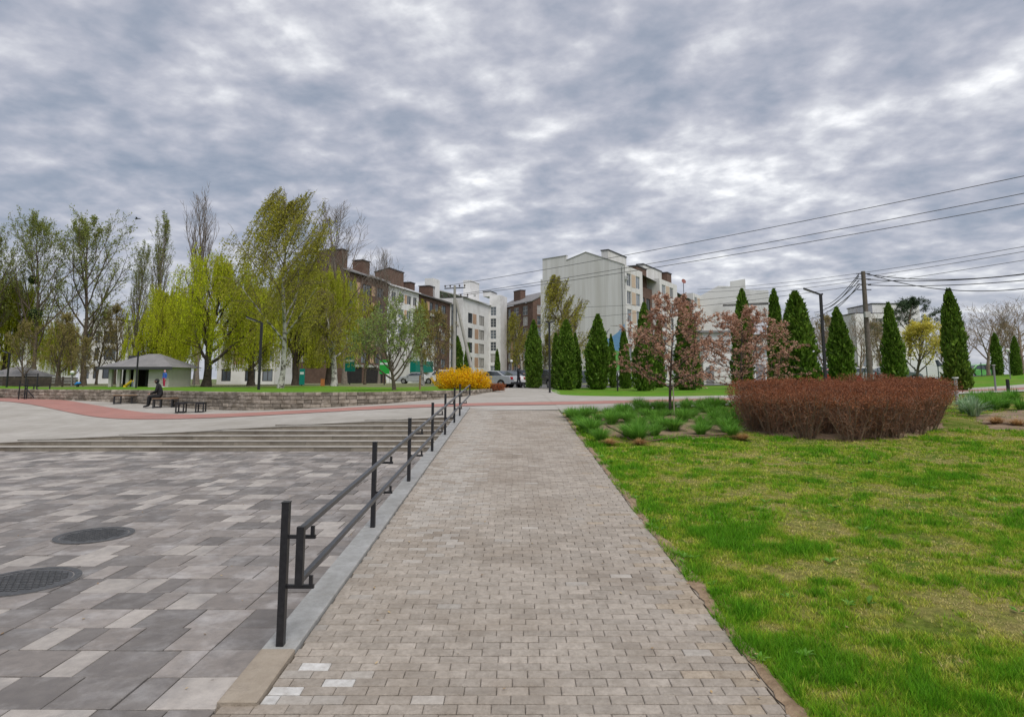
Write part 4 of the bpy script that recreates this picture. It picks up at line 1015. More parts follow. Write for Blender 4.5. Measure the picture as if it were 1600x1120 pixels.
# ------------------------------------------------------------------ lawn grass, in blades
def grass():
    r = np.random.default_rng(12)
    def noise2(x, y, s, k):
        q = np.random.default_rng(k); g = q.normal(size=(64, 64)); X, Y = x * s % 63, y * s % 63; i, j = X.astype(int), Y.astype(int); u, v = X - i, Y - j; u = u*u*(3-2*u); v = v*v*(3-2*v)
        return g[i, j]*(1-u)*(1-v) + g[i+1, j]*u*(1-v) + g[i, j+1]*(1-u)*v + g[i+1, j+1]*u*v
    Vs = []; cols = []
    #        near  far  clumps/m2  blades  height  width  clump radius
    zones = [(3.4, 5.5, 1700, 11, .058, .0058, .030), (5.5, 8, 1050, 10, .060, .0072, .034), (8, 12, 500, 9, .064, .0105, .042), (12, 17, 210, 9, .075, .016, .055), (17, 24, 80, 9, .08, .024, .08)]
    for y0, y1, den, nb, h, w, cr_ in zones:
        n = int(den * (y1 - y0) * (.86 * y1 + 1 - 1.6)); x = r.uniform(1.6, .86 * y1 + 1, n); y = r.uniform(y0, y1, n)
        ed = np.interp(y, _ey, _ex); f = .55 * noise2(x, y, 1.1, 1) + .7 * noise2(x, y, 3.1, 2) + .65 * noise2(x, y, 7.5, 3)
        near = np.exp(-(x - ed) / .45); bare = noise2(x + 3, y, 1.7, 8) + .5 * noise2(x, y, 5, 9)
        keep = (x > ed + .09 * np.clip(noise2(x * 0, y, 4.0, 15) + .3, 0, 1.2) - .02) & (x < .86 * y + .8) & (r.random(n) < np.clip(.74 + .22 * f + .4 * near, .30, 1)) & ((bare < 1.75) | (r.random(n) < .2))
        inbed = ((x > 4.7) & (x < 13.5) & (y > 15.3 + np.abs(x - 8.0) * .55) & (r.random(n) < .93)) | ((x > 2.1) & (x < 7) & (y > 15.4) & (r.random(n) < .35)) | ((x > 12.2) & (y > 17.2) & (r.random(n) < .8)) | (y > 21.6 + .42 * np.maximum(x - 1.7, 0))
        x, y, f, near = (a[keep & ~inbed] for a in (x, y, f, near)); n = len(x)
        hc = h * r.uniform(.45, 1.2, n) * np.clip(.80 + .34 * f + .5 * near, .35, 1.9); dc = np.clip(.47 - .33 * f - .45 * near + r.normal(0, .12, n), 0, 1)
        X, Y_, HC, DC = (np.repeat(a, nb) for a in (x, y, hc, dc)); N_ = len(X)
        b = r.uniform(0, 6.28, N_); q = r.uniform(0, 1, N_); X = X + np.cos(b) * q * cr_; Y_ = Y_ + np.sin(b) * q * cr_
        z = G(X, Y_) - .014; a = r.uniform(0, 6.28, N_); hh = HC * r.uniform(.5, 1.15, N_); ln = hh * (.15 + 1.1 * q) * r.uniform(.5, 1.2, N_)
        p = np.stack([X, Y_, z], 1); s_ = np.stack([np.cos(a), np.sin(a), 0 * a], 1) * (w * .5 * r.uniform(.6, 1.3, N_))[:, None]; t = p + np.stack([np.cos(b) * ln, np.sin(b) * ln, hh], 1)
        Vs.append(np.stack([p - s_, p + s_, t], 1).reshape(-1, 3)); cols.append(np.repeat(np.clip(DC + r.normal(0, .10, N_), 0, 1), 3))
    V = np.concatenate(Vs); F = np.arange(len(V)).reshape(-1, 3); me = mesh_np('lawn_grass', V, F)
    at_ = me.attributes.new('dry', 'FLOAT', 'POINT'); at_.data.foreach_set('value', np.concatenate(cols).astype(np.float32))
    m = bpy.data.materials.new('grass blade'); m.use_nodes = True; nt = m.node_tree; N = nt.nodes; L = nt.links; bs = N['Principled BSDF']; bs.inputs['Roughness'].default_value = .6; bs.inputs['Specular IOR Level'].default_value = .2
    A = N.new('ShaderNodeAttribute'); A.attribute_name = 'dry'; rp = N.new('ShaderNodeValToRGB'); L.new(A.outputs['Fac'], rp.inputs[0]); e = rp.color_ramp.elements
    e[0].position = 0; e[0].color = (.11, .31, .012, 1); e[1].position = 1; e[1].color = (.60, .50, .24, 1)
    for p_, c_ in ((.32, (.22, .41, .02, 1)), (.56, (.40, .47, .045, 1)), (.75, (.56, .53, .12, 1))): q = e.new(p_); q.color = c_
    g = N.new('ShaderNodeNewGeometry'); mr = N.new('ShaderNodeMapRange'); L.new(g.outputs['Random Per Island'], mr.inputs[0]); mr.inputs[3].default_value = .45; mr.inputs[4].default_value = 1.6
    hv = N.new('ShaderNodeHueSaturation'); L.new(rp.outputs[0], hv.inputs['Color']); L.new(mr.outputs[0], hv.inputs['Value']); L.new(hv.outputs[0], bs.inputs['Base Color'])
    tl = N.new('ShaderNodeBsdfTranslucent'); L.new(hv.outputs[0], tl.inputs[0]); mx = N.new('ShaderNodeMixShader'); mx.inputs[0].default_value = .35; L.new(bs.outputs[0], mx.inputs[1]); L.new(tl.outputs[0], mx.inputs[2]); L.new(mx.outputs[0], N['Material Output'].inputs[0])
    me.materials.append(m); o = link('lawn_grass', me); o['kind'] = 'stuff'; o['label'] = 'patchy spring lawn grass, green with straw-coloured spots'; o['category'] = 'grass'
grass()
# ------------------------------------------------------------------ buildings
glass_rng = random.Random(44)
class Building:
    def __init__(s, name, label, loc, cat='building'):
        s.root = thing(name, label, cat, loc)
    def facade(s, o, u, W, z0, z1, mat, openings=(), frame=frame_dark, gable=None, wname='wall', reveal=.16):
        """wall from o along u (outside on the right hand), real openings (s0,s1,h0,h1,mullions); gable = (s, z) apex"""
        o = Vector((o[0], o[1], 0)); u = Vector((u[0], u[1], 0)).normalized(); n = Vector((u.y, -u.x, 0))
        def Pt(a, h, d=0.0): return o + u * a + n * d + Vector((0, 0, h))
        xs = sorted({0.0, W, *[q for op in openings for q in op[:2]]}); hs = sorted({z0, z1, *[q for op in openings for q in op[2:4]]})
        mb = MB()
        for i in range(len(xs) - 1):
            for j in range(len(hs) - 1):
                cx, ch = (xs[i] + xs[i+1]) / 2, (hs[j] + hs[j+1]) / 2
                if any(op[0] < cx < op[1] and op[2] < ch < op[3] for op in openings): continue
                mb.add([Pt(xs[i], hs[j]), Pt(xs[i+1], hs[j]), Pt(xs[i+1], hs[j+1]), Pt(xs[i], hs[j+1])], [(0,1,2,3)])
        for a, b, c, d, *_ in openings:
            q = -reveal
            for (p1, p2) in (((a,c),(b,c)), ((b,c),(b,d)), ((b,d),(a,d)), ((a,d),(a,c))):
                mb.add([Pt(*p1), Pt(*p2), Pt(*p2, q), Pt(*p1, q)], [(0,1,2,3)])
        if gable: mb.add([Pt(gable[2] if len(gable) > 2 else 0, z1), Pt(gable[3] if len(gable) > 2 else W, z1), Pt(gable[0], gable[1])], [(0,1,2)])
        part(wname, mb, mat, s.root)
        for a, b, c, d, *mu in openings:
            fm = MB(); t = .07; q0, q1 = -reveal, -reveal + .07
            def fb(a0, a1, c0, c1): fm.obox(Pt(a0, c0, q0), u * (a1 - a0), n * (q1 - q0), Vector((0, 0, c1 - c0)))
            fb(a, a+t, c, d); fb(b-t, b, c, d); fb(a+t, b-t, c, c+t); fb(a+t, b-t, d-t, d)
            k = mu[0] if mu else 1
            for m in range(1, k + 1): x = a + (b - a) * m / (k + 1); fb(x - .03, x + .03, c + t, d - t)
            if len(mu) > 1:
                for m in range(1, mu[1] + 1): h = c + (d - c) * m / (mu[1] + 1); fb(a + t, b - t, h - .03, h + .03)
            w = part('window', fm, frame, s.root)
            pm = MB(); pm.add([Pt(a, c, q0 + .02), Pt(b, c, q0 + .02), Pt(b, d, q0 + .02), Pt(a, d, q0 + .02)], [(0,1,2,3)]); part('pane', pm, glass_rng.choice([glass, glass, glass_pale, glass_pale, curtain]), w)
        return o, u, n
    def panel(s, o, u, a, b, c, d, mat, name='panel', th=.03):
        o = Vector((o[0], o[1], 0)); u = Vector((u[0], u[1], 0)).normalized(); n = Vector((u.y, -u.x, 0)); mb = MB()
        mb.obox(o + u*a + n*.004 + Vector((0, 0, c)), u*(b-a), n*th, Vector((0, 0, d-c))); return part(name, mb, mat, s.root)
    def block(s, o, u, a, b, d0, d1, z0, z1, mat, name, cap=None, slope=0.0):
        """box along u from a to b, from depth d0 to d1 behind the facade; slope drops the top along depth"""
        o = Vector((o[0], o[1], 0)); u = Vector((u[0], u[1], 0)).normalized(); n = Vector((-u.y, u.x, 0)); mb = MB()
        q = [o + u*a + n*d0, o + u*b + n*d0, o + u*b + n*d1, o + u*a + n*d1]
        mb.add([p + Vector((0,0,z0)) for p in q] + [q[0] + Vector((0,0,z1)), q[1] + Vector((0,0,z1)), q[2] + Vector((0,0,z1 - slope)), q[3] + Vector((0,0,z1 - slope))],
               [(0,3,2,1),(4,5,6,7),(0,1,5,4),(1,2,6,5),(2,3,7,6),(3,0,4,7)])
        p = part(name, mb, mat, s.root)
        if cap:
            m2 = MB(); e = .12; q2 = [q[0] - u*e - n*e, q[1] + u*e - n*e, q[2] + u*e + n*e, q[3] - u*e + n*e]
            m2.add([v + Vector((0,0,z1 + .004)) for v in q2[:2]] + [v + Vector((0,0,z1 + .004 - slope)) for v in q2[2:]] + [v + Vector((0,0,z1 + .16)) for v in q2[:2]] + [v + Vector((0,0,z1 + .16 - slope)) for v in q2[2:]],
                   [(0,3,2,1),(4,5,6,7),(0,1,5,4),(1,2,6,5),(2,3,7,6),(3,0,4,7)]); part('cap', m2, cap, p)
        return p
    def roof_slope(s, o, u, a, b, z, depth, rise, mat, over=.5, name='roof'):
        o = Vector((o[0], o[1], 0)); u = Vector((u[0], u[1], 0)).normalized(); n = Vector((-u.y, u.x, 0)); mb = MB()
        A = o + u*(a-.1) - n*over + Vector((0,0,z - .02)); B = o + u*(b+.1) - n*over + Vector((0,0,z - .02)); up = Vector((0,0,rise)) + n*(depth/2+over); dn = n*(depth/2+over) - Vector((0,0,rise))
        t = Vector((0,0,.22))
        mb.add([A, B, B+up, A+up, A+t, B+t, B+up+t, A+up+t], [(0,3,2,1),(4,5,6,7),(0,1,5,4),(1,2,6,5),(3,0,4,7)])
        mb.add([A+up, B+up, B+up+dn, A+up+dn, A+up+t, B+up+t, B+up+dn+t, A+up+dn+t], [(0,3,2,1),(4,5,6,7),(1,2,6,5),(2,3,7,6),(3,0,4,7)])
        return part(name, mb, mat, s.root)
    def ac(s, o, u, a, h):
        o = Vector((o[0], o[1], 0)); u = Vector((u[0], u[1], 0)).normalized(); n = Vector((u.y, -u.x, 0)); mb = MB()
        mb.obox(o + u*a + n*.03 + Vector((0,0,h)), u*.8, n*.3, Vector((0,0,.55))); p = part('air_conditioner', mb, plain('white metal', (.62,.62,.60), .5), s.root)
        m2 = MB(); c = o + u*(a+.3) + n*.335 + Vector((0,0,h+.27)); m2.tube([c, c + n*.02], .21, 12); part('fan_grille', m2, plain('dark grille', (.06,.06,.06), .5), p)
        return p
def vx(x, y): return Vector((x, y, 0))
def wins(cols, rows, hh, k=1, kh=0):
    return [(a, b, z, z + hh, k, kh) for a, b in cols for z in rows]
GZ = 1.3
# --- left terrace: direction of the facade, starting at the end nearest the lawn
ul = Vector((.305, .952, 0)).normalized(); O1 = Vector((-22.5, 115, 0)) + ul * -14.5
rows5 = [5.0, 8.0, 11.0, 14.0, 16.9]
def left_terrace():
    EV = 19.2
    # brown house nearest the lawn
    b = Building('brick_apartment_house', 'dark brown brick apartment house behind the olive willow and the birch', (O1.x, O1.y, GZ))
    W = 14.5; cols = [(1.2, 3.6), (6.0, 8.6), (10.6, 13.2)]
    b.facade(O1, ul, W, GZ - .3, EV, brown_wall, wins(cols, [4.6, 7.5, 10.4, 13.3, 16.2], 1.7, 2))
    for z in (4.6, 7.5, 10.4, 13.3, 16.2):
        for a in (3.8, 8.8): b.panel(O1, ul, a, a + 1.2, z, z + 1.7, peach)
    e = Vector((-.952, .305, 0)); b.facade(O1 + e * 9.5, -e, 9.5, GZ - .3, EV, brown_wall, wins([(1.5, 3.5), (5.5, 7.5)], [4.6, 7.5, 10.4, 13.3, 16.2], 1.7, 1), gable=(4.75, EV + 2.0))
    b.facade(O1 + ul * W, e, 9.5, GZ - .3, EV, brown_wall, gable=(4.75, EV + 2.0), wname='party_wall')
    b.roof_slope(O1, ul, 0, W, EV, 9.5, 2.0, roof_grey)
    b.block(O1, ul, -.1, 1.4, .3, 5.2, EV - .5, EV + 3.4, brown_wall, 'chimney', roof_dark)
    b.block(O1, ul, 7.3, 9.6, 1.0, 3.0, EV - .5, EV + 3.0, brown_wall, 'chimney', roof_dark)
    # ground-floor shopfront
    for k, (a, c) in enumerate([(1, 6), (7.5, 13)]):
        b.panel(O1, ul, a, c, GZ, GZ + 2.6, black_void, 'shopfront', .2); b.panel(O1, ul, a - .2, c + .2, GZ + 2.61, GZ + 3.0, plain('pale band', (.45,.45,.43), .6), 'fascia', .35)
    # white house
    O2 = O1 + ul * 14.7
    b = Building('white_apartment_house', 'white apartment house between the two brown brick houses, behind the pear tree', (O2.x, O2.y, GZ))
    W = 12.4; cols = [(1.2, 3.0), (4.0, 6.2), (7.4, 9.2), (10.0, 11.6)]
    b.facade(O2, ul, W, GZ - .3, EV - .4, white_wall, wins(cols, [4.6, 7.5, 10.4, 13.3, 16.2], 1.7, 1), frame_white)
    for z in (4.6, 7.5, 10.4, 13.3, 16.2): b.panel(O2, ul, 6.35, 7.25, z, z + 1.7, peach)
    b.roof_slope(O2, ul, 0, W, EV - .4, 12, 2.2, M('pale roof', (.62,.62,.62), (.70,.70,.70), 2, .5))
    b.block(O2, ul, 4.5, 10.6, 2.5, 5.5, EV, EV + 3.7, brown_wall, 'lift_housing', roof_dark, .7)
    # ground-floor annexe of the white house with green awning and teal sign
    b.block(O2 - Vector((-ul.y, ul.x, 0)) * 4.0, ul, 1.0, 11.5, 0, 3.9, GZ - .2, GZ + 8.2, white_wall, 'shop_annexe', M('green white cap', (.5,.52,.5)))
    Oa = O2 - Vector((-ul.y, ul.x, 0)) * 4.02
    p = b.panel(Oa, ul, 1.2, 8.6, GZ + 1.9, GZ + 3.9, teal, 'awning', 1.1); p['label'] = 'green shop awning'
    # second brown house
    O3 = O2 + ul * 12.6
    b = Building('brick_apartment_house', 'brown brick apartment house behind the concrete power pole', (O3.x, O3.y, GZ)); W = 15.6
    cols = [(1.0, 3.2), (5.0, 6.6), (7.8, 9.4), (11.0, 13.4)]
    b.facade(O3, ul, W, GZ - .3, EV - .6, brown_wall, wins(cols, [4.4, 7.3, 10.2, 13.1, 16.0], 1.8, 1))
    for z in (4.4, 7.3, 10.2, 13.1, 16.0): b.panel(O3, ul, 3.4, 4.8, z, z + 1.8, peach)
    b.roof_slope(O3, ul, 0, W, EV - .6, 12, 2.2, M('dark grey roof', (.09,.085,.085), (.13,.125,.12), 2, .7))
    b.block(O3, ul, 9.0, 11.6, 2, 4.5, EV, EV + 2.6, brown_wall, 'chimney', roof_dark); b.block(O3, ul, 2.0, 4.0, 3, 5, EV, EV + 2.4, brown_wall, 'chimney', roof_dark)
    for a, h in ((5.2, 14.9), (6.4, 14.9), (8.2, 14.9), (3.4, 12.0), (9.8, 12.0)): b.ac(O3, ul, a, h)
    # white house standing proud, with the stair tower
    n = Vector((ul.y, -ul.x, 0)); O4 = O3 + ul * 15.8 + n * 3.0
    b = Building('white_apartment_house', 'white apartment house with peach panels behind the leaning pole brace', (O4.x, O4.y, GZ)); W = 17.5; E4 = 20.0
    cols = [(3.2, 6.0), (10.2, 13.8)]
    b.facade(O4, ul, W, GZ - .3, E4, white_wall, wins(cols, [4.6, 7.9, 11.2, 14.6], 2.3, 1))
    for z in (4.6, 7.9, 11.2, 14.6): b.panel(O4, ul, 6.1 if z > 12 else 7.4, 8.4 if z > 12 else 9.8, z, z + 2.3, M('tan panel', (.42,.27,.18), (.48,.32,.22), 1, .85))
    b.facade(O4 - n * 12, n, 12, GZ - .3, E4, white_wall, [(9.2, 10.6, 3.0, 18.5, 0, 9)], frame_dark, wname='end_wall')
    b.facade(O4 + ul * W, -n, 12, GZ - .3, E4, white_wall, wname='back_wall')
    b.roof_slope(O4, ul, 0, W, E4, 12, 1.8, M('pale roof', (.62,.62,.62)))
    b.block(O4, ul, 9.5, 15.5, 2, 3.8, E4, E4 + 5.2, white_wall, 'chimney', white_wall, 0); b.block(O4, ul, -5, -1.5, 5, 7, E4 - 2, E4 + 3.8, white_wall, 'chimney')
    b.ac(O4, ul, 6.2, E4 + .9)
    O5 = O4 + ul * W + n * 2.6
    b = Building('stair_tower', 'white stair tower with a column of landing windows', (O5.x, O5.y, GZ))
    ops = [(.25, 1.75, z, z + 2.2, 1, 2) for z in (3.0, 5.9, 8.8, 11.7, 14.6, 17.5)]
    b.facade(O5 - n * 2.6, n, 2.9, GZ - .3, 22.6, white_wall, ops, frame_white); b.facade(O5 + n * .3, ul, 5, GZ - .3, 22.6, white_wall, wname='side_wall')
    b.block(O5 - n * 2.4, ul, .2, 4.8, 0.0, 2.0, 22.4, 23.6, white_wall, 'parapet', roof_dark)
left_terrace()
def right_brown():
    cX = bear(833, 152); O = vx(cX, 152); ug = Vector((.88, .48, 0)).normalized(); us = Vector((.88, -.0, 0)); us = Vector((.48, -.88, 0)).normalized()
    b = Building('brick_gabled_house', 'far brown brick house with a gable, behind the olive weeping tree', (O.x, O.y, GZ)); W = 17.5; O0 = O - us * W; EV = 20.3
    b.facade(O0, us, W, GZ - .3, EV, brown_wall, wins([(1.5, 3.4), (5.0, 6.4), (8.0, 10.6), (12.6, 15)], [3.6, 6.4, 9.2, 12.0, 14.8, 17.4], 2.2, 1, 1), frame_white)
    for z in (3.6, 6.4, 9.2, 12.0, 14.8): b.panel(O0, us, 6.6, 7.8, z, z + 2.2, peach)
    b.facade(O, ug, 12, GZ - .3, EV, brown_wall, wins([(1.2, 2.4), (3.6, 5), (8, 9.4)], [3.6, 6.4, 9.2, 12.0, 14.8, 17.4], 2.2, 0, 1), frame_white, gable=(6, EV + 3.2), wname='gable_wall')
    b.panel(O, ug, 5.1, 6.2, 3.6, 17.0, peach)
    b.roof_slope(O0, us, 0, W, EV, 12, 3.2, M('grey roof', (.20,.195,.195))); b.block(O0, us, 3.5, 7, 2.5, 4, EV, EV + 4.2, brown_wall, 'chimney', roof_dark)
right_brown()
def gable_house():
    cx = bear(979, 100); O = vx(cx, 100); ug = Vector((.847, -.532, 0)).normalized(); us = Vector((.532, .847, 0)).normalized()
    b = Building('gabled_apartment_house', 'big apartment house with a blank grey-white gable wall and a painted corner', (O.x, O.y, GZ)); W = 15.2; O0 = O - ug * W; EV = 19.9
    # gable wall in one sheet: profile with stepped block at the left end
    n = Vector((ug.y, -ug.x, 0)); mb = MB()
    prof = [(0, GZ-.3), (W, GZ-.3), (W, EV), (8.6, 22.6), (5.0, 21.6), (5.0, 22.4), (.4, 22.2), (.4, 18.8), (0, 18.8)]
    mb.prism([O0 + ug*a + Vector((0,0,h)) for a, h in prof], None, -n * .4); part('gable_wall', mb, grey_wall, b.root, True)
    mb = MB()
    for (a0, h0), (a1, h1) in zip(prof[2:7], prof[3:8]):
        if abs(a0 - a1) < .1: continue
        p0, p1 = O0 + ug*a0 + Vector((0,0,h0)), O0 + ug*a1 + Vector((0,0,h1)); mb.obox(p0 + n*.08, p1 - p0, -n*.6, Vector((0,0,.12)))
    part('coping', mb, plain('coping metal', (.30,.30,.29), .5), b.root, True)
    mb = MB()
    for a in (W - .35,): mb.tube([O0 + ug*a + n*.08 + Vector((0,0,GZ)), O0 + ug*a + n*.08 + Vector((0,0,EV - .3))], .06, 8)
    part('downpipe', mb, plain('grey pipe', (.25,.25,.25), .5), b.root)
    # painted corner: sky blue above a green meadow
    def paint(name, poly, mat, d):
        m_ = MB(); m_.prism([O0 + ug*a + n*d + Vector((0,0,h)) for a, h in poly], None, n*.01); p = part(name, m_, mat, b.root, True); return p
    paint('mural_sky', [(9.2, 7.6), (9.6, 6.2), (15.1, 6.0), (15.1, 10.6), (14.0, 9.3), (12.6, 8.4)], M('mural blue', (.16,.36,.62), (.30,.50,.72), .6, .85), .006)['label'] = 'painted blue sky'
    paint('mural_meadow', [(9.6, 6.2), (10.0, 2.2), (15.1, 1.6), (15.1, 6.0), (12.6, 6.7)], M('mural green', (.10,.42,.10), (.22,.55,.14), .6, .85), .012)['label'] = 'painted green meadow'
    paint('mural_stroke', [(8.8, 7.2), (11.2, 8.7), (12.7, 10.0), (11.6, 8.6), (9.6, 7.1)], M('mural grey', (.22,.22,.22), None, rough=.85), .018)
    # long side
    secs = [(0, 8.0, 0, grey_wall, EV), (8.1, 15.0, -.9, brown_wall, EV - 2.2), (15.1, 25.0, .5, grey_wall, EV - .2), (25.1, 36, -.4, brown_wall, EV - 2.0), (36.1, 44, .3, grey_wall, EV - .4)]
    ns = Vector((us.y, -us.x, 0)); rows = [2.2, 5.1, 8.0, 10.9, 13.8, 16.7]
    for k, (a, c, pr, mt, ev) in enumerate(secs):
        o = O + us*a + ns*pr; w = c - a
        cols = [(1.0, 2.8), (5.0, 6.8)] if w < 9 else [(1.2, 3.2), (5.6, 7.6)]
        if mt is brown_wall: cols = [(1.0, 3.2), (w - 3.0, w - 1.0)]
        b.facade(o, us, w, GZ - .3, ev, mt, wins(cols, rows if ev > 18.5 else rows[:-1], 2.1, 1), frame_dark if mt is brown_wall else frame_white, wname='side_wall')
        if mt is grey_wall:
            for z in rows: b.panel(o, us, cols[0][1] + .25, cols[1][0] - .25, z, z + 2.1, M('light peach panel', (.56,.44,.33), None, rough=.85))
        # flank where the section stands proud
        if k: b.facade(o - ns*2.5, ns, 2.5, GZ - .3, ev, mt, wname='flank_wall')
    b.ac(O, us, -.05 + .1, 17.6)
    # roof body behind the parapets
    mb = MB(); q = -ns
    A = O + us*.2; B = O + us*44; rg = q*6.6 + Vector((0,0,0))
    mb.add([A + Vector((0,0,EV-.1)), B + Vector((0,0,EV-2.2)), B + q*6.6 + Vector((0,0,22.3-2)), A + q*6.6 + Vector((0,0,22.4)), A + q*15 + Vector((0,0,18.5)), B + q*15 + Vector((0,0,17))], [(0,1,2,3),(3,2,5,4)]); part('roof', mb, M('grey roof', (.20,.195,.195)), b.root)
    b.block(O, us, 1.2, 9.0, 3.2, 4.4, EV - 1, 22.8, grey_wall, 'chimney', roof_dark, 0)
    b.block(O, us, 9.0, 13.8, 1.4, 3.6, EV - 2, 21.2, brown_wall, 'chimney', roof_dark)
    b.block(O, us, 15.5, 25.5, 2.6, 3.8, EV - 2, 22.6, grey_wall, 'chimney', roof_dark)
    b.block(O, us, 25.7, 28.3, 1.6, 3.4, EV - 3, 22.4, brown_wall, 'chimney', roof_dark)
    p = O + us*29.5 + ns*.4 + Vector((0,0,21.0)); m_ = MB(); m_.lathe((0,0,0), [(.02, 0), (.30, .05), (.5, .15), (.48, .165), (.28, .08), (.02, .04)], 16)
    d = link('satellite_dish', m_.mesh('satellite_dish', plain('rust red dish', (.24,.08,.06), .5)), b.root, p - woff(b.root)); d.rotation_euler = (R(70), 0, R(20))
    m_ = MB(); m_.tube([p - Vector((0,0,3)), p], .06, 6); part('dish_mast', m_, black_steel, b.root)
gable_house()
def far_blocks():
    # white stepped house behind the copper trees
    us = Vector((.80, .60, 0)).normalized(); O = vx(bear(1095, 135), 135) ; ug = Vector((.93, -.36, 0)).normalized()
    b = Building('white_stepped_house', 'white house with a stepped chimney wall behind the copper-leaved trees', (O.x, O.y, GZ)); W = 14; n = Vector((ug.y, -ug.x, 0)); mb = MB()
    prof = [(0, GZ-.3), (W, GZ-.3), (W, 20.0), (9.6, 20.3), (9.6, 22.6), (6.6, 22.2), (6.6, 21.2), (4.2, 21.4), (0, 19.2)]
    mb.prism([O + ug*a + Vector((0,0,h)) for a, h in prof], None, -n*.4); part('wall', mb, white_wall, b.root, True)
    b.facade(O + n*.02, ug, 5, GZ, 17.5, white_wall, wins([(.6, 2.0), (3.0, 4.4)], [5, 8, 11, 14], 2.0, 1), frame_dark, wname='window_bay')
    O2 = O + ug*W; us2 = Vector((.36, .93, 0)).normalized()
    b.facade(O2, us2, 26, GZ - .3, 17.2, white_wall, wins([(2, 4), (8, 10), (14, 16), (20, 22)], [5, 8, 11, 14], 1.9, 1), frame_dark, wname='side_wall')
    b.block(O2, us2, 0, 26, .1, 12, 17.0, 17.5, M('grey roof', (.2,.195,.195)), 'roof'); b.block(O2, us2, 9, 11, 1, 2.5, 17, 21.0, brown_wall, 'chimney', roof_dark); b.block(O2, us2, 21, 23, 1, 2.5, 16, 19.6, white_wall, 'chimney', roof_dark)
    # low garages before it
    for (p0, p1, Y, top, lab, wm) in [(1178, 1215, 66, 545, 'low white garage wall between the copper trees and the broad thuja', white_wall), (1100, 1150, 75, 520, 'low white shed behind the copper-leaved trees', white_wall)]:
        x0, x1 = bear(p0, Y), bear(p1, Y); zt = at(p0, top, Y).z; g = G1(x0, Y)
        b = Building('garage', lab, (x0, Y, g), 'garage'); b.facade((x0, Y), (1, 0), x1 - x0, g - .3, zt, wm); b.block((x0, Y), (1, 0), 0, x1 - x0, .02, 5, g - .3, zt - .05, wm, 'body'); b.block((x0, Y), (1, 0), -.4, x1 - x0 + .4, -.4, 5.4, zt, zt + .25, M('grey roof', (.2,.195,.195)), 'roof')
        dm = MB(); dm.box(x0 + .3, x0 + 1.2, Y - .05, Y - .005, g, g + 2.0); part('door', dm, plain('grey door', (.25,.25,.26), .6), b.root)
    x0, x1 = bear(1178, 90), bear(1244, 90); zt = at(1200, 496, 90).z; b = Building('grey_roofed_house', 'low house with a pale grey roof behind the slender thuja', (x0, 90, GZ))
    b.block((x0, 90), (1, 0), 0, x1 - x0, 0, 8, GZ, zt - 2.4, white_wall, 'wall'); mb = MB(); mb.add([(x0 - .4, 89.4, zt - 2.4), (x1 + .4, 89.4, zt - 2.4), (x1 + .4, 94, zt), (x0 - .4, 94, zt), (x0 - .4, 98.6, zt - 2.4), (x1 + .4, 98.6, zt - 2.4)], [(0,1,2,3),(3,2,5,4)]); part('roof', mb, M('pale grey roof', (.36,.37,.39), (.42,.43,.45), 2, .5), b.root)
    b.facade((x0, 89.97), (1, 0), x1 - x0, GZ, zt - 2.5, white_wall, wins([(1, 2.2), (4, 5.2)], [3.2], 1.4, 1), frame_dark, wname='front_wall')
    # modern white house by the wooden pole
    x0, x1 = bear(1343, 105), bear(1402, 105); zt = at(1350, 490, 105).z; b = Building('white_modern_house', 'white modern house with glazed corner behind the wooden pole', (x0, 105, 2)); w = x1 - x0
    b.facade((x0, 105), (1, 0), w, 1.5, zt, white_wall, [(w * .45, w - .3, zt - 4.6, zt - .8, 3, 2), (.8, 2.4, 4, 6, 1), (3, 4.6, 4, 6, 1)]); b.block((x0, 105), (1, 0), 0, w, .3, 10, 1.5, zt, white_wall, 'body', roof_dark)
    x2 = bear(1440, 115); b.block((x0 + w * .75, 108), (1, 0), 0, 8, 0, 8, 1.5, at(1400, 475, 108).z, white_wall, 'upper_block', roof_dark)
    # block of flats glimpsed behind the left-hand trunks
    x0, x1 = bear(122, 84), bear(182, 84); zt = at(150, 500, 84).z; w = x1 - x0
    b = Building('white_block_of_flats', 'white block of flats glimpsed between trunks beside the pavilion', (x0, 84, GZ)); b.facade((x0, 84), (1, 0), w, GZ - .2, zt, white_wall, wins([(.5, 1.3), (1.8, 2.4), (3.0, 4.6)], [2.0, 4.4, 6.6], 1.6, 1), frame_dark); b.block((x0, 84), (1, 0), 0, w, .3, 10, GZ, zt, white_wall, 'body', roof_dark)
    x0, x1 = bear(338, 74), bear(428, 74); zt = at(380, 540, 74).z; w = x1 - x0
    b = Building('white_shop_row', 'white low shop row with tan panels behind the willow trunks', (x0, 74, GZ)); b.facade((x0, 74), (1, 0), w, GZ - .2, zt, white_wall, wins([(.5, 1.6), (3.2, 4.4), (5.2, 6.4)], [1.7, 4.0], 1.4, 1), frame_dark); b.block((x0, 74), (1, 0), 0, w, .3, 8, GZ, zt, white_wall, 'body', roof_dark)
    b.panel((x0, 74), (1, 0), 1.8, 3.0, 3.6, 5.6, M('tan panel', (.42,.27,.18), None, rough=.85))
    x0, x1 = bear(-60, 95), bear(60, 95); w = x1 - x0
    b = Building('white_block_of_flats', 'white block of flats behind the wooden fence', (x0, 95, GZ)); b.facade((x0, 95), (1, 0), w, GZ - .2, 7.5, white_wall, wins([(1 + 2.2 * i, 2.1 + 2.2 * i) for i in range(5)], [2.2, 4.8], 1.5, 1), frame_dark); b.block((x0, 95), (1, 0), 0, w, .3, 8, GZ, 7.5, white_wall, 'body', roof_dark)
far_blocks()
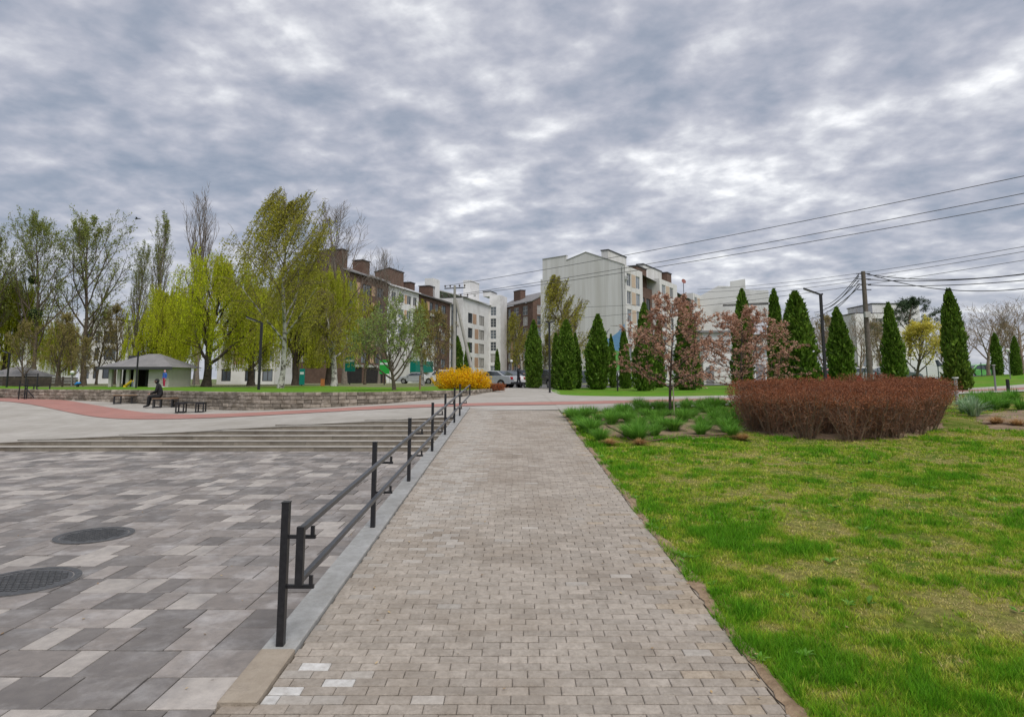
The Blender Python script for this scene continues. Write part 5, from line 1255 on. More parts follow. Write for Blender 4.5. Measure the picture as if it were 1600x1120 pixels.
def pavilion():
    Y = 46.0; z = LZ(0, Y); xa, xb = bear(168, Y), bear(262, Y); w = xb - xa; ez = at(200, 573.5, Y).z; pz = at(235, 557, Y + 3).z
    b = Building('park_pavilion', 'small park pavilion with grey hipped roof, white siding and open porch', (xa, Y, z), 'pavilion')
    D = 3.4; mb = MB(); o = .5
    A = [(xa - o, Y - o, ez), (xb + o, Y - o, ez), (xb + o, Y + D + o, ez), (xa - o, Y + D + o, ez)]; rd = [(xa + w * .42, Y + D / 2, pz + .15), (xa + w * .62, Y + D / 2, pz + .15)]
    mb.add(A + rd, [(0,1,5,4), (1,2,5), (2,3,4,5), (3,0,4), (0,3,2,1)]); part('roof', mb, roof_grey, b.root)
    mb = MB(); mb.box(xa - o, xb + o, Y - o - .03, Y - o, ez - .18, ez + .02); part('fascia', mb, plain('dark fascia', (.05,.05,.055), .6), b.root)
    # closed room with weatherboards on the right
    xr = bear(230, Y); k = 0; h = z
    mb = MB(); mb.box(xr + .03, xb - .03, Y + .12, Y + D - .1, z - .1, ez); part('room', mb, siding, b.root)
    while h < ez - .05:
        m2 = MB(); t = min(.16, ez - h); m2.add([(xr, Y + .05, h), (xb, Y + .05, h), (xb, Y + .10, h), (xr, Y + .10, h), (xr, Y + .085, h + t), (xb, Y + .085, h + t), (xb, Y + .11, h + t), (xr, Y + .11, h + t)], [(0,3,2,1),(4,5,6,7),(0,1,5,4),(1,2,6,5),(2,3,7,6),(3,0,4,7)]); part('weatherboard', m2, siding, b.root); h += .16
    for px in (170, 183, 197, 209): 
        x = bear(px, Y); m2 = MB(); m2.box(x - .11, x + .11, Y + .05, Y + .27, z - .1, ez); part('column', m2, siding, b.root)
    m2 = MB(); m2.box(xa + .4, xr, Y + D - .4, Y + D - .2, z - .1, ez); part('back_wall', m2, dark_wood, b.root)
    m2 = MB(); m2.box(bear(220, Y), xr - .02, Y + .5, Y + 2.6, z - .1, ez - .02); part('porch_shade_box', m2, black_void, b.root)  # near-black boxes added for the shade inside the porch openings
    m2 = MB(); m2.box(bear(172, Y) , bear(180, Y), Y + 1.4, Y + 2.8, z, ez - .02); part('porch_shade_box', m2, black_void, b.root)
    m2 = MB(); x = bear(187, Y); m2.box(x - .5, x + .5, Y + 1.6, Y + 2.4, ez, at(187, 556, Y + 2).z); part('chimney', m2, plain('dark fascia', (.05,.05,.055)), b.root)
    Y = 52; xa, xb = bear(-30, Y), bear(30, Y); ez = at(10, 588, Y).z; pz = at(0, 572, Y).z; z = LZ(0, Y)
    b = Building('park_kiosk', 'low kiosk with grey hipped roof behind the wooden fence', (xa, Y, z), 'kiosk'); mb = MB(); A = [(xa - .4, Y, ez), (xb + .4, Y, ez), (xb + .4, Y + 4, ez), (xa - .4, Y + 4, ez), ((xa+xb)/2 - .4, Y + 2, pz), ((xa+xb)/2 + .4, Y + 2, pz)]
    mb.add(A, [(0,1,5,4), (1,2,5), (2,3,4,5), (3,0,4), (0,3,2,1)]); part('roof', mb, roof_grey, b.root); mb = MB(); mb.box(xa, xb, Y + .4, Y + 3.6, z - .1, ez - .01); part('wall', mb, dark_wood, b.root)
    mb = MB(); mb.box(xa + .5, xa + 1.4, Y + .36, Y + .397, z, z + 1.2); part('door', mb, plain('grey door', (.25,.25,.26)), b.root)
pavilion()
def wooden_fence():
    Y = 50; z = LZ(0, Y); o = thing('wooden_fence', 'dark horizontal-board wooden fence behind the left-hand trunks', 'fence', (bear(-10, Y), Y, z)); x0, x1 = bear(-20, Y), bear(120, Y)
    zt = at(50, 589, Y).z; h = z + .08; n = 6; st = (zt - h) / n
    for i in range(n):
        m2 = MB(); m2.box(x0, x1, Y, Y + .03, h + i * st, h + i * st + st * .78); part('board', m2, dark_wood, o)
    x = x0
    while x < x1: m2 = MB(); m2.box(x, x + .1, Y + .032, Y + .13, z - .1, zt + .05); part('post', m2, dark_wood, o); x += 1.9
wooden_fence()
# ------------------------------------------------------------------ handrail
def handrail():
    root = thing('handrail', 'long black steel handrail with two rails along the ramp kerb', 'handrail', (-1.65, 4.83, float(ramp_z(4.83)) + .03))
    ys = [4.83, 7.86, 10.5, 13.5, 16.05, 18.6, 20.5, 22.3]; px = -1.65; rx = -1.475; HT, HM, HP = .845, .50, .985
    def kz(y): return float(ramp_z(y)) + .03
    for i, y in enumerate(ys):
        if i == len(ys) - 1: continue
        mb = MB(); w = .026; mb.box(px - w, px + w, y - w, y + w, kz(y) - .05, kz(y) + HP); p = part('post', mb, black_steel, root)
        mb = MB(); mb.box(px - w - .004, px + w + .004, y - w - .004, y + w + .004, kz(y) + HP + .001, kz(y) + HP + .007); part('cap', mb, black_steel, p)
        for hh in (HT, HM):
            z = kz(y) + hh - .10; s = .0125; mb = MB(); mb.box(px + w, rx + s + .035, y - s, y + s, z - s, z + s); mb.box(rx + .012, rx + .012 + 2*s, y - s - .0005, y + s + .0005, z + s, z + .075); part('bracket', mb, black_steel, root)
    y0, y1 = 4.66, 22.6
    for hh, nm in ((HT, 'top_rail'), (HM, 'lower_rail')):
        mb = MB(); mb.bar((rx, y0, kz(y0) + hh), (rx, y1, kz(y1) + hh), .038, .034); part(nm, mb, rail_steel, root)
    for y in (y0 - .021, y1 + .021):
        mb = MB(); mb.box(rx - .026, rx + .026, y - .02, y + .02, kz(y) + HM - .022, kz(y) + HT + .022); part('end_bar', mb, black_steel, root)
handrail()
# ------------------------------------------------------------------ manholes
def manhole(px, py, rad, label, studs):
    d = ray(px, py); Y = -CAM_H / d[2]; c = Vector((d[0]*Y, Y, .0)); o = thing('manhole', label, 'manhole', c); k = 40
    mb = MB(); r0, r1 = rad * .86, rad
    V = []; 
    for rr, z in ((r1, -.01), (r1, .010), (r0 + .02, .014), (r0, .010), (r0, -.01)):
        V += [(c.x + math.cos(2*math.pi*j/k)*rr, c.y + math.sin(2*math.pi*j/k)*rr, z) for j in range(k)]
    mb.add(V, [(i*k+j, i*k+(j+1)%k, (i+1)*k+(j+1)%k, (i+1)*k+j) for i in range(4) for j in range(k)]); part('frame_ring', mb, iron, o)
    mb = MB(); mb.add([(c.x + math.cos(2*math.pi*j/k)*(r0-.012), c.y + math.sin(2*math.pi*j/k)*(r0-.012), .006) for j in range(k)], [tuple(range(k))]); L = part('lid', mb, iron, o)
    mb = MB(); st = .062; n = int(r0 / st) + 1
    for i in range(-n, n+1):
        for j in range(-n, n+1):
            x, y = i*st + (st/2 if studs and j % 2 else 0), j*st*.8
            if math.hypot(x, y) > r0 - .06: continue
            a = .021 if studs else .026; b = .013 if studs else .010
            mb.box(c.x+x-a, c.x+x+a, c.y+y-b, c.y+y+b, .0062, .014)
    p = part('studs', mb, iron, L); p['kind'] = 'stuff'
    m2 = MB(); m2.add([(c.x + math.cos(2*math.pi*j/k)*(r1+.012), c.y + math.sin(2*math.pi*j/k)*(r1+.012), .0045) for j in range(k)], [tuple(range(k))]); part('mortar_collar', m2, slab_dark, o)
manhole(148, 836, .44, 'manhole cover with radial bars, the one nearer the steps', False)
manhole(40, 908, .46, 'manhole cover with a grid of studs, farther from the steps', True)
# ------------------------------------------------------------------ benches
def bench(px, py, rz, label, L=1.15):
    x, y = hit(px, py); z = sqz(x, y); o = thing('bench', label, 'bench', (x, y, z + .004), None, rz); w = .45; H = .40; t = .05
    for s in (-1, 1):
        mb = MB(); xc = s * (L / 2 - .19)
        xc0, xc1 = (xc - .17, xc + .17)
        for a in (-w/2, w/2 - t):
            mb.box(xc0, xc0 + t, a, a + t, .0, H); mb.box(xc1 - t, xc1, a, a + t, .0, H)
            mb.box(xc0 + t, xc1 - t, a, a + t, .001, t); mb.box(xc0 + t, xc1 - t, a, a + t, H - t, H - .001)
        for xx in (xc0, xc1 - t): mb.box(xx, xx + t, -w/2 + t, w/2 - t, .002, t - .002); mb.box(xx, xx + t, -w/2 + t, w/2 - t, H - t, H - .003)
        link('leg_frame', mb.mesh('leg_frame', black_steel), o)
    for i in range(5):
        mb = MB(); a = -w/2 + i * (w / 5) + .006; mb.box(-L/2, L/2, a, a + w/5 - .014, H + .002, H + .036); link('slat', mb.mesh('slat', wood if label.find('wood') >= 0 else black_steel), o)
    return o
bench(298, 644.5, R(12), 'all-black steel bench closest to the pear tree end of the wall')
bench(260, 636.5, R(20), 'wooden-slatted black bench with the seated figure')
bench(197, 630.5, R(28), 'wooden-slatted black bench between the far bench and the seated figure')
bench(178, 625.5, R(30), 'wooden-slatted black bench farthest from the seated figure')
# ------------------------------------------------------------------ lamps
def lamp_post(px, Y, top, label, z=None, arms=((-1, .9),), dir_=(1, 0), fork=False, r=.055):
    x = bear(px, Y); z = G1(x, Y) if z is None else z; h = at(px, top, Y).z; o = thing('street_lamp', label, 'street lamp', (x, Y, z))
    mb = MB(); mb.tube([(x, Y, z - .1), (x, Y, z + .02)], .14, 10); part('base_plate', mb, black_steel, o)
    mb = MB(); hp = h - .38; mb.bar((x, Y, z + .02), (x, Y, hp), r * 2); part('pole', mb, black_steel, o)
    for s, L in arms:
        d = Vector((dir_[0] * s, dir_[1] * s, 0)); a = Vector((x, Y, hp)); e = a + d * L + Vector((0, 0, .38 * min(1, L)))
        mb = MB(); mb.bar(a, e, r * 1.6, r * 1.3); ar = part('arm', mb, black_steel, o)
        mb = MB(); mb.bar(a + (e - a) * .35 - Vector((0,0,r*.9)), e - (e-a)*.03 - Vector((0,0,r*.9)), r * 1.3, .02); part('led_strip', mb, plain('led lens', (.5,.5,.48), .3), ar)
lamp_post(404, 33.5, 493, 'black street lamp with one bent arm on the raised lawn before the leaning birch', 1.36, ((-1, .85),))
lamp_post(859, 40, 495, 'black street lamp with two forked arms by the car park', None, ((-1, .22), (1, .35)), r=.06)
lamp_post(1291, 36, 450, 'tall black street lamp with a long bent arm behind the red hedge', None, ((-1, .95), (1, .12)), r=.065)
lamp_post(212, 38, 540, 'slim black lamp post standing before the pavilion roof', 1.36, ((1, .25),), r=.035)
lamp_post(10, 42, 543, 'slim black lamp post by the wooden fence', 1.36, ((-1, .5),), r=.04)
def globe_lamp(px, Y, top, label, z):
    x = bear(px, Y); h = at(px, top, Y).z; o = thing('garden_lamp', label, 'garden lamp', (x, Y, z)); mb = MB(); mb.tube([(x, Y, z - .05), (x, Y, h - .25)], .035, 8); part('pole', mb, plain('grey post paint', (.22,.22,.22), .5), o)
    mb = MB(); mb.sm = True; mb.lathe((x, Y, h - .25), [(.05, 0), (.12, .05), (.14, .14), (.10, .22), (.02, .25)], 12); part('lamp_shade', mb, plain('white lamp plastic', (.75,.75,.73), .4), o)
globe_lamp(111, 46, 579, 'white-headed garden lamp before the wooden fence', 1.36)
globe_lamp(303, 54, 572, 'white-headed garden lamp between the willow trunks', 1.36)
globe_lamp(256, 60, 560, 'white-headed garden lamp behind the pavilion', 1.36)
globe_lamp(799, 60, 562, 'white-headed garden lamp beside the parked white sedan', 1.2)
globe_lamp(1580, 52, 544, 'white-headed garden lamp on the grass rise', 2.0)
globe_lamp(922, 50, 558, 'white-headed garden lamp behind the stout thuja', 1.25)
def post(px, Y, top, label, name, mat, r=.05, cap=None):
    x = bear(px, Y); z = G1(x, Y); h = at(px, top, Y).z; o = thing(name, label, name.split('_')[-1], (x, Y, z)); mb = MB(); mb.tube([(x, Y, z - .05), (x, Y, h)], r, 10); part('post', mb, mat, o)
    mb = MB(); mb.tube([(x, Y, h + .001), (x, Y, h + .05)], r * (1.8 if cap else 1.02), 10); part('cap', mb, cap or mat, o)
post(1576, 30, 594, 'short black bollard at the promenade edge beyond the red hedge', 'bollard', black_steel, .075)
post(1556, 36, 571, 'thin grey post with a pale head on the grass rise', 'marker_post', plain('grey post paint', (.22,.22,.22)), .05, plain('pale post head', (.5,.5,.5)))
post(1495, 25, 591, 'grey bollard with pale bands at the corner of the red hedge', 'bollard', plain('mid grey paint', (.35,.35,.35)), .06, plain('white paint', (.75,.75,.75)))
post(965, 42, 584, 'small dark post between the thujas', 'marker_post', black_steel, .05)
post(656, 33.5, 588, 'short wooden post with a pale foot on the raised lawn', 'marker_post', wood, .05)
# ------------------------------------------------------------------ poles and cables
def concrete_pole():
    Y = 60; x = bear(709, Y); z = 1.33; h = at(709, 446, Y).z; o = thing('power_pole', 'concrete power pole with a leaning brace and crossarms behind the yellow bush', 'power pole', (x, Y, z))
    mb = MB(); mb.tube([(x, Y, z - .3), (x, Y, h)], [.20, .12], 10); part('shaft', mb, concrete, o)
    b = bear(744, Y); mb = MB(); mb.tube([(b, Y - .4, z - .3), (x + .12, Y, at(713, 468, Y).z)], [.19, .13], 10); part('brace', mb, concrete, o)
    for hh, w in ((.25, 1.0), (1.15, 1.3)):
        mb = MB(); mb.bar((x - w, Y + .3, h - hh), (x + w, Y - .3, h - hh), .09); a = part('crossarm', mb, roof_dark, o)
        for s in (-.95, -.45, .45, .95):
            c = (x + s * w, Y - .3 * s, h - hh + .05); m2 = MB(); m2.lathe(c, [(.02, 0), (.02, .08), (.07, .10), (.08, .2), (.05, .26), (.01, .28)], 8); part('insulator', m2, plain('brown glaze', (.05,.03,.02), .25), a)
    return x, Y, h
cpx, cpy, cph = concrete_pole()
def wood_power_pole():
    Y = 41; x = bear(1361, Y); z = G1(x, Y); h = at(1355, 424, Y).z; o = thing('power_pole', 'weathered wooden power pole with a grey box, behind the red hedge', 'power pole', (x, Y, z))
    mb = MB(); mb.tube([(x, Y, z - .3), (x, Y, h)], [.18, .125], 12); part('shaft', mb, wood_pole, o); mb = MB(); hb = at(1357, 492, Y).z; mb.box(x - .22, x + .12, Y - .34, Y - .16, hb - .18, hb + .18); part('meter_box', mb, plain('box grey', (.45,.45,.42), .5), o)
    for k in range(4):
        mb = MB(); hh = h - .15 - k * .35; mb.bar((x - .45, Y, hh), (x + .45, Y, hh), .05); part('bracket', mb, roof_dark, o)
    return x, Y, h
wpx, wpy, wph = wood_power_pole()
def cable(a, b, sag, r, label, mat=None, group='overhead power cables', name='power_cable'):
    a, b = Vector(a), Vector(b); mb = MB(); mb.sm = True; n = 22; mb.tube([a + (b - a) * t - Vector((0, 0, 4 * sag * t * (1 - t))) for t in [i / n for i in range(n + 1)]], r, 5)
    tag(link(name, mb.mesh(name, mat or wire_m)), label, 'cable', group)
def ext(a, px, py, Y, over=1.35):       # from a through the sight line (px,py,Y) and on
    a = Vector(a); p = at(px, py, Y); return a + (p - a) * over
for k, (oy, py) in enumerate([(-.9, 264), (.0, 291), (.9, 307)]):
    a = (cpx + oy, cpy - .3 * oy, cph + [.0, -.9, -.95][k]); cable(a, ext(a, 1600, py, 33), .5, .022, ['uppermost', 'middle', 'lowest'][k] + ' of the three thin bare cables running up from the concrete pole', wire_al)
# lines passing from pole to pole at the right, and house drops
top = Vector((wpx, wpy, wph))
for k, (dz, px, py, Yv, sag, lab) in enumerate([(-.15, 1620, 428, 34, 1.0, 'thick black cable sagging most between the wooden pole and the grass rise'), (-.2, 1620, 412, 33, .62, 'black cable just under the pole top, running over the tallest thuja'),
                       (-.55, 1620, 418, 34, .40, 'taut black cable from the wooden pole bracket towards the bare trees'), (-.9, 1620, 430, 34, .30, 'lower taut cable from the wooden pole towards the bare trees')]):
    p = top + Vector((.25, 0, dz)); cable(p, ext(p, px, py, Yv, 1.3), sag, .025, lab)
for k, (dz, px, py) in enumerate([(-.2, 1284, 478), (-.3, 1288, 482), (-.6, 1272, 488), (-.8, 1292, 486), (-1.0, 1262, 498)]):
    p = top + Vector((-.3, 0, dz)); cable(p, at(px, py, 80), .5, .028, 'black service cable dropping from the wooden pole behind the broad thuja', None, 'service cables left of the wooden pole')
for k, (p0, p1, lab) in enumerate([((1090, 452, 90), (1640, 378, 45), 'long thin cable passing high over the wooden pole'), ((1090, 457, 90), (1640, 386, 45), 'long thin cable passing just over the wooden pole top'), ((860, 500, 84), (1640, 400, 48), 'dark cable crossing the gable wall towards the wooden pole'), ((900, 480, 88), (1400, 430, 60), 'thin cable crossing the blank gable wall')]):
    cable(at(*p0), at(*p1), .6, .022, lab, wire_al)
# ------------------------------------------------------------------ railing at the wall steps, playground, fence posts
def wall_railing():
    Y = 32.5; o = None; pts = []
    x0, y0 = hit(38, 624); z = sqz(x0, y0)
    o = thing('stair_railing', 'thin black stair railing frames against the stone wall', 'railing', (x0, y0, z))
    for px, top in ((30, 596), (39, 583), (42, 592), (46, 600), (57, 583), (65, 600)):
        xx = bear(px, y0); mb = MB(); mb.bar((xx, y0 + (px % 3) * .3, z - .05), (xx, y0 + (px % 3) * .3, at(px, top, y0).z), .045); part('post', mb, black_steel, o)
    for (pa, ta), (pb, tb) in (((30, 600), (46, 602)), ((39, 585), (57, 585)), ((57, 606), (74, 623)), ((40, 606), (55, 623)), ((46, 602), (65, 602))):
        A = at(pa, ta, y0 - .03); B = at(pb, tb, y0 - .03); mb = MB(); mb.bar(A, B, .04); part('rail', mb, black_steel, o)
wall_railing()
def playground():
    Y = 47; z = LZ(0, Y); x = bear(205, Y - 2); o = thing('playground_slide', 'small yellow playground slide beside the pavilion porch', 'slide', (x, Y - 2, z)); yl = plain('yellow plastic', (.75,.50,.02), .4)
    mb = MB(); mb.obox((x - .3, Y - 2.2, z + .10), (.42, 0, .32), (0, .3, 0), (-.03, 0, .04)); mb.obox((x - .3, Y - 2.2, z + .14), (.42, 0, .32), (0, .03, 0), (-.05, 0, .06)); mb.obox((x - .3, Y - 1.93, z + .14), (.42, 0, .32), (0, .03, 0), (-.05, 0, .06)); part('chute', mb, yl, o)
    mb = MB(); mb.box(x - .45, x - .28, Y - 2.2, Y - 1.95, z, z + .16); part('step', mb, yl, o)
    for dy in (-2.16, -1.94): mb = MB(); mb.tube([(x + .13, Y + dy - .0, z), (x + .14, Y + dy, z + .50)], .02, 8); part('leg', mb, plain('grey blue paint', (.2,.25,.35), .5), o)
    x = bear(121, Y - 1); o = thing('spring_rider', 'small blue playground rocker by the end of the wooden fence', 'rocker', (x, Y - 1, z)); mb = MB(); mb.tube([(x - .2, Y - 1, z + .2), (x - .05, Y - 1, z + .28), (x + .2, Y - 1, z + .32)], [.06, .11, .05], 8); part('body', mb, plain('blue plastic', (.03,.22,.60), .4), o); mb = MB(); mb.tube([(x, Y - 1, z), (x, Y - 1, z + .3)], .09, 8); part('spring', mb, black_steel, o)
playground()
def signs():
    for px, Y, y0, y1, w, m, lab in [(546, 70, 557, 580, .55, teal, 'teal upright sign panel by the shop annexe'), (600, 66, 562, 584, .5, green_sign, 'bright green sign panel behind the pear tree'), (471, 58, 576, 601, .22, teal, 'narrow dark green pillar before the dark shopfront')]:
        x = bear(px, Y); za, zb = at(px, y1, Y).z, at(px, y0, Y).z; o = thing('sign_panel', lab, 'sign', (x, Y, LZ(0, Y))); mb = MB(); mb.box(x - w, x + w, Y, Y + .15, za, zb); part('panel', mb, m, o)
        mb = MB(); mb.tube([(x, Y + .08, LZ(0, Y) - .05), (x, Y + .08, za - .002)], .06, 8); part('post', mb, black_steel, o)
        mb = MB(); mb.box(x - w + .05, x + w - .05, Y - .012, Y - .003, zb - (zb - za) * .35, zb - (zb - za) * .2); part('stripe', mb, plain('pale stripe', (.6,.7,.66), .5), o)
    x, Y = bear(504, 56), 56; z = LZ(0, Y); o = thing('planter', 'small orange planter box before the dark shopfront', 'planter', (x, Y, z)); mb = MB(); mb.box(x - .14, x + .14, Y - .14, Y + .14, z, z + .62); part('box', mb, plain('orange wood', (.45,.17,.05), .7), o); mb = MB(); mb.box(x - .16, x + .16, Y - .16, Y + .16, z + .621, z + .66); part('rim', mb, wood, o)
signs()
def mesh_fence():
    o = thing('mesh_fence', 'dark green wire fence along the far side of the grass rise', 'fence', (bear(1300, 58), 58, 1.6)); prev = None
    for i in range(22):
        t = i / 21; x = bear(1265, 54) + t * (bear(1640, 70) - bear(1265, 54)); y = 54 + 16 * t; z = G1(x, y); mb = MB(); mb.bar((x, y, z - .1), (x, y, z + 1.35), .06); part('post', mb, plain('fence green', (.02,.05,.04), .5), o)
        if prev:
            mb = MB()
            for k in range(7): h = .1 + k * .2; mb.bar((prev[0], prev[1], prev[2] + h), (x, y, z + h), .012)
            part('wire_panel', mb, plain('fence green', (.02,.05,.04)), o)
        prev = (x, y, z)
mesh_fence()
# bird
b = at(214, 342, 60); o = thing('bird', 'dark bird gliding above the trees', 'bird', b); r_ = MB(); r_.sm = True; r_.tube([b + Vector((-.22, 0, 0)), b + Vector((-.1, 0, .02)), b + Vector((.05, 0, .02)), b + Vector((.2, 0, 0)), b + Vector((.32, 0, 0))], [.01, .055, .06, .03, .035], 8); part('body', r_, black_steel, o)
for s in (-1, 1):
    r_ = MB(); r_.add([b + Vector((-.08, 0, .03)), b + Vector((.1, 0, .03)), b + Vector((.12, s*.25, .12)), b + Vector((.2, s*.5, .05)), b + Vector((-.02, s*.25, .13)), b + Vector((-.08, 0, .015)), b + Vector((.1, 0, .015))], [(0,1,2,4), (4,2,3), (5,4,2,6)]); part('wing', r_, black_steel, o)
# ------------------------------------------------------------------ cars
def car(label, x, y, z, rz, paint, kind='sedan', group=None, L=None):
    """x forward along local +X"""
    o = thing('parked_car' if kind != 'van' else 'parked_van', label, 'car' if kind != 'van' else 'van', (x, y, z), group, rz)
    if kind == 'van':
        L = 5.3; W = 1.0; wr = .33; ax = (-1.65, 1.65)
        low = [(-2.65,.35),(-2.65,1.95),(-2.55,2.28),(.75,2.30),(1.15,2.18),(1.75,1.42),(2.45,1.15),(2.65,.85),(2.65,.35)]
        glassp = [(.95,1.38),(.80,1.98),(1.12,2.02),(1.58,1.40)]; rear = []
        ws = [((1.20,2.12),(1.76,1.40))]
    elif kind == 'suv':
        L = 4.6; W = .92; wr = .35; ax = (-1.35, 1.35)
        low = [(-2.28,.38),(-2.30,1.0),(-2.1,1.62),(-1.6,1.72),(.35,1.70),(.75,1.55),(1.2,1.12),(2.05,1.0),(2.28,.78),(2.28,.36)]
        glassp = [(-1.9,1.12),(-1.75,1.58),(.35,1.60),(.62,1.50),(1.05,1.12)]; ws = [((.78,1.52),(1.18,1.14)), ((-2.12,1.58),(-2.28,1.1))]
    else:
        L = 4.5; W = .89; wr = .32; ax = (-1.32, 1.34)
        low = [(-2.25,.32),(-2.28,.72),(-2.2,.98),(-1.65,1.03),(-.95,1.42),(-.3,1.46),(.35,1.42),(1.05,.98),(1.95,.86),(2.22,.66),(2.25,.30)]
        glassp = [(-1.45,1.03),(-.92,1.34),(-.3,1.385),(.32,1.35),(.88,1.0)]; ws = [((.38,1.41),(1.04,1.0)), ((-.98,1.41),(-1.63,1.05))]
    # body: side profile with wheel arches, narrowing to the roof
    def hw(zz): return W * (1 - .14 * max(0, (zz - 1.0)) / .5) if kind != 'van' else W * (1 - .05 * max(0, zz - 1.4))
    prof = list(low); bot = []
    for a in reversed(ax): 
        bot += [(a + (wr + .06) * math.cos(t), .30 + (wr + .06) * math.sin(t)) for t in [math.pi * k / 8 for k in range(9)]]
    prof = low + bot
    mb = MB(); n = len(prof); mb.add([(px, -hw(pz), pz) for px, pz in prof] + [(px, hw(pz), pz) for px, pz in prof], [tuple(range(n))[::-1], tuple(range(n, 2*n))] + [(i, (i+1) % n, n + (i+1) % n, n + i) for i in range(n)])
    me = mb.mesh('body', paint, recalc=True); bo = link('body', me, o); bv = bo.modifiers.new('bevel', 'BEVEL'); bv.width = .05; bv.segments = 2; bv.limit_method = 'ANGLE'; bv.angle_limit = R(35)
    for s in (-1, 1):
        m2 = MB(); P_ = [(px, s * (hw(pz) + .006), pz) for px, pz in glassp]; m2.prism(P_, None, (0, s * .006, 0)); w = link('side_window', m2.mesh('side_window', glass, recalc=True), o)
        if kind != 'van':
            m3 = MB(); m3.box(-.35, -.28, s*(hw(1.2)+.012) - .004, s*(hw(1.2)+.012) + .004, 1.02, 1.36 if kind == 'sedan' else 1.6); link('pillar', m3.mesh('pillar', plain('car black', (.02,.02,.02), .5)), w)
        for k, a in enumerate(ax):
            m2 = MB(); m2.tube([(a, s*(W-.20), .31), (a, s*(W-.005), .31)], wr, 20); wh = link('wheel', m2.mesh('wheel', plain('tyre rubber', (.02,.02,.02), .8)), o)
            m2 = MB(); m2.tube([(a, s*(W-.02), .31), (a, s*(W+.004), .31)], wr * .64, 14); link('rim', m2.mesh('rim', plain('alloy', (.35,.35,.36), .35, metal=.6)), wh)
        m2 = MB(); fx = low[-2][0]; fz = low[-2][1]; m2.box(fx - .22, fx + .03, s*(W*.62) - .16, s*(W*.62) + .16, fz - .06, fz + .10); link('headlight', m2.mesh('headlight', plain('lamp lens', (.55,.56,.58), .15)), o)
        rx = low[1][0]; m2 = MB(); m2.box(rx - .025, rx + .16, s*(W*.74) - .17, s*(W*.74) + .17, .72 if kind != 'van' else .9, .92 if kind != 'van' else 1.35); link('tail_light', m2.mesh('tail_light', plain('red lens', (.45,.01,.01), .2)), o)
        m2 = MB(); mx = glassp[-1][0] - .12 if kind != 'van' else 1.5; m2.box(mx - .08, mx + .06, s*(W+.02) - .09 + s*.06, s*(W+.02) + .09 + s*.06, 1.0 if kind != 'van' else 1.4, 1.14 if kind != 'van' else 1.7); link('mirror', m2.mesh('mirror', paint), o)
    for (p1, p2) in ws:
        m2 = MB(); sgn = 1 if p2[0] > p1[0] else -1; d = Vector((p1[1]-p2[1], 0, p2[0]-p1[0])) * 1.0; d = Vector((abs(p1[1]-p2[1]) * sgn, 0, abs(p2[0]-p1[0]))).normalized() * .02
        a = Vector((p1[0], 0, p1[1])) + d; b_ = Vector((p2[0], 0, p2[1])) + d; q1, q2 = hw(p1[1]) * .90, hw(p2[1]) * .92
        m2.add([a + Vector((0,-q1,0)), a + Vector((0,q1,0)), b_ + Vector((0,q2,0)), b_ + Vector((0,-q2,0))], [(0,1,2,3)]); link('windscreen', m2.mesh('windscreen', glass), o)
    m2 = MB(); rx = low[0][0]; m2.box(rx - .045, rx - .034, -.26, .26, .55, .67); link('number_plate', m2.mesh('number_plate', plain('plate white', (.7,.7,.68), .5)), o)
    m2 = MB(); m2.box(low[0][0] - .03, low[0][0] + .2, -W*.9, W*.9, .30, .48); m2.box(low[-1][0] - .2, low[-1][0] + .03, -W*.9, W*.9, .30, .46); link('bumper', m2.mesh('bumper', plain('car black', (.02,.02,.02), .5)), o)
    return o
def paintm(n, c): return plain(n, c, .25, coat=.6, spec=.5)
wp = paintm('white car paint', (.72,.72,.72)); sp_ = paintm('silver car paint', (.38,.40,.42)); dp_ = paintm('dark car paint', (.025,.028,.035)); gp = paintm('green car paint', (.10,.42,.06)); gy = paintm('grey car paint', (.10,.115,.13)); rdp = paintm('red car paint', (.35,.03,.02))
def gz(x, y): return max(G1(x, y), 1.17) + .03
for (px, Y, rz, pt, kind, lab) in [(787, 58, R(128), wp, 'sedan', 'white sedan with red tail lights parked before the yellow bush end'), (770, 56, R(150), sp_, 'sedan', 'silver car half hidden behind the low rust hedge'), (800, 72, R(175), dp_, 'suv', 'dark van-like car behind the white sedan'),
        (860, 52, R(115), dp_, 'sedan', 'dark sedan beside the forked lamp post'), (648, 84, R(180), sp_, 'sedan', 'silver car behind the short wooden post'), (690, 80, R(160), wp, 'suv', 'white car glimpsed behind the yellow bush'), (905, 60, R(170), gy, 'sedan', 'grey car behind the clump of thujas'),
        (1441, 64, R(3), wp, 'van', 'white delivery van behind the yellow tree'), (1398, 60, R(4), gy, 'sedan', 'dark grey car before the white van'), (1350, 60, R(0), sp_, 'sedan', 'silver car behind the wooden pole'), (1530, 80, R(180), gp, 'suv', 'bright green car beyond the grass rise'), (1285, 64, R(0), gy, 'suv', 'dark grey car behind the tall black lamp'), (1300, 56, R(0), rdp, 'sedan', 'red car half hidden behind the lamp post foot'), (985, 62, R(10), sp_, 'sedan', 'silver car behind the thujas at the painted wall')]:
    x = bear(px, Y); z = gz(x, Y) if px > 700 else 1.35
    if px > 1250: z = G1(x, Y) + .03
    if px == 1530: z = at(1530, 590.5, 80).z
    if px == 1300: z -= .1
    car(lab, x, Y, z, rz, pt, kind)
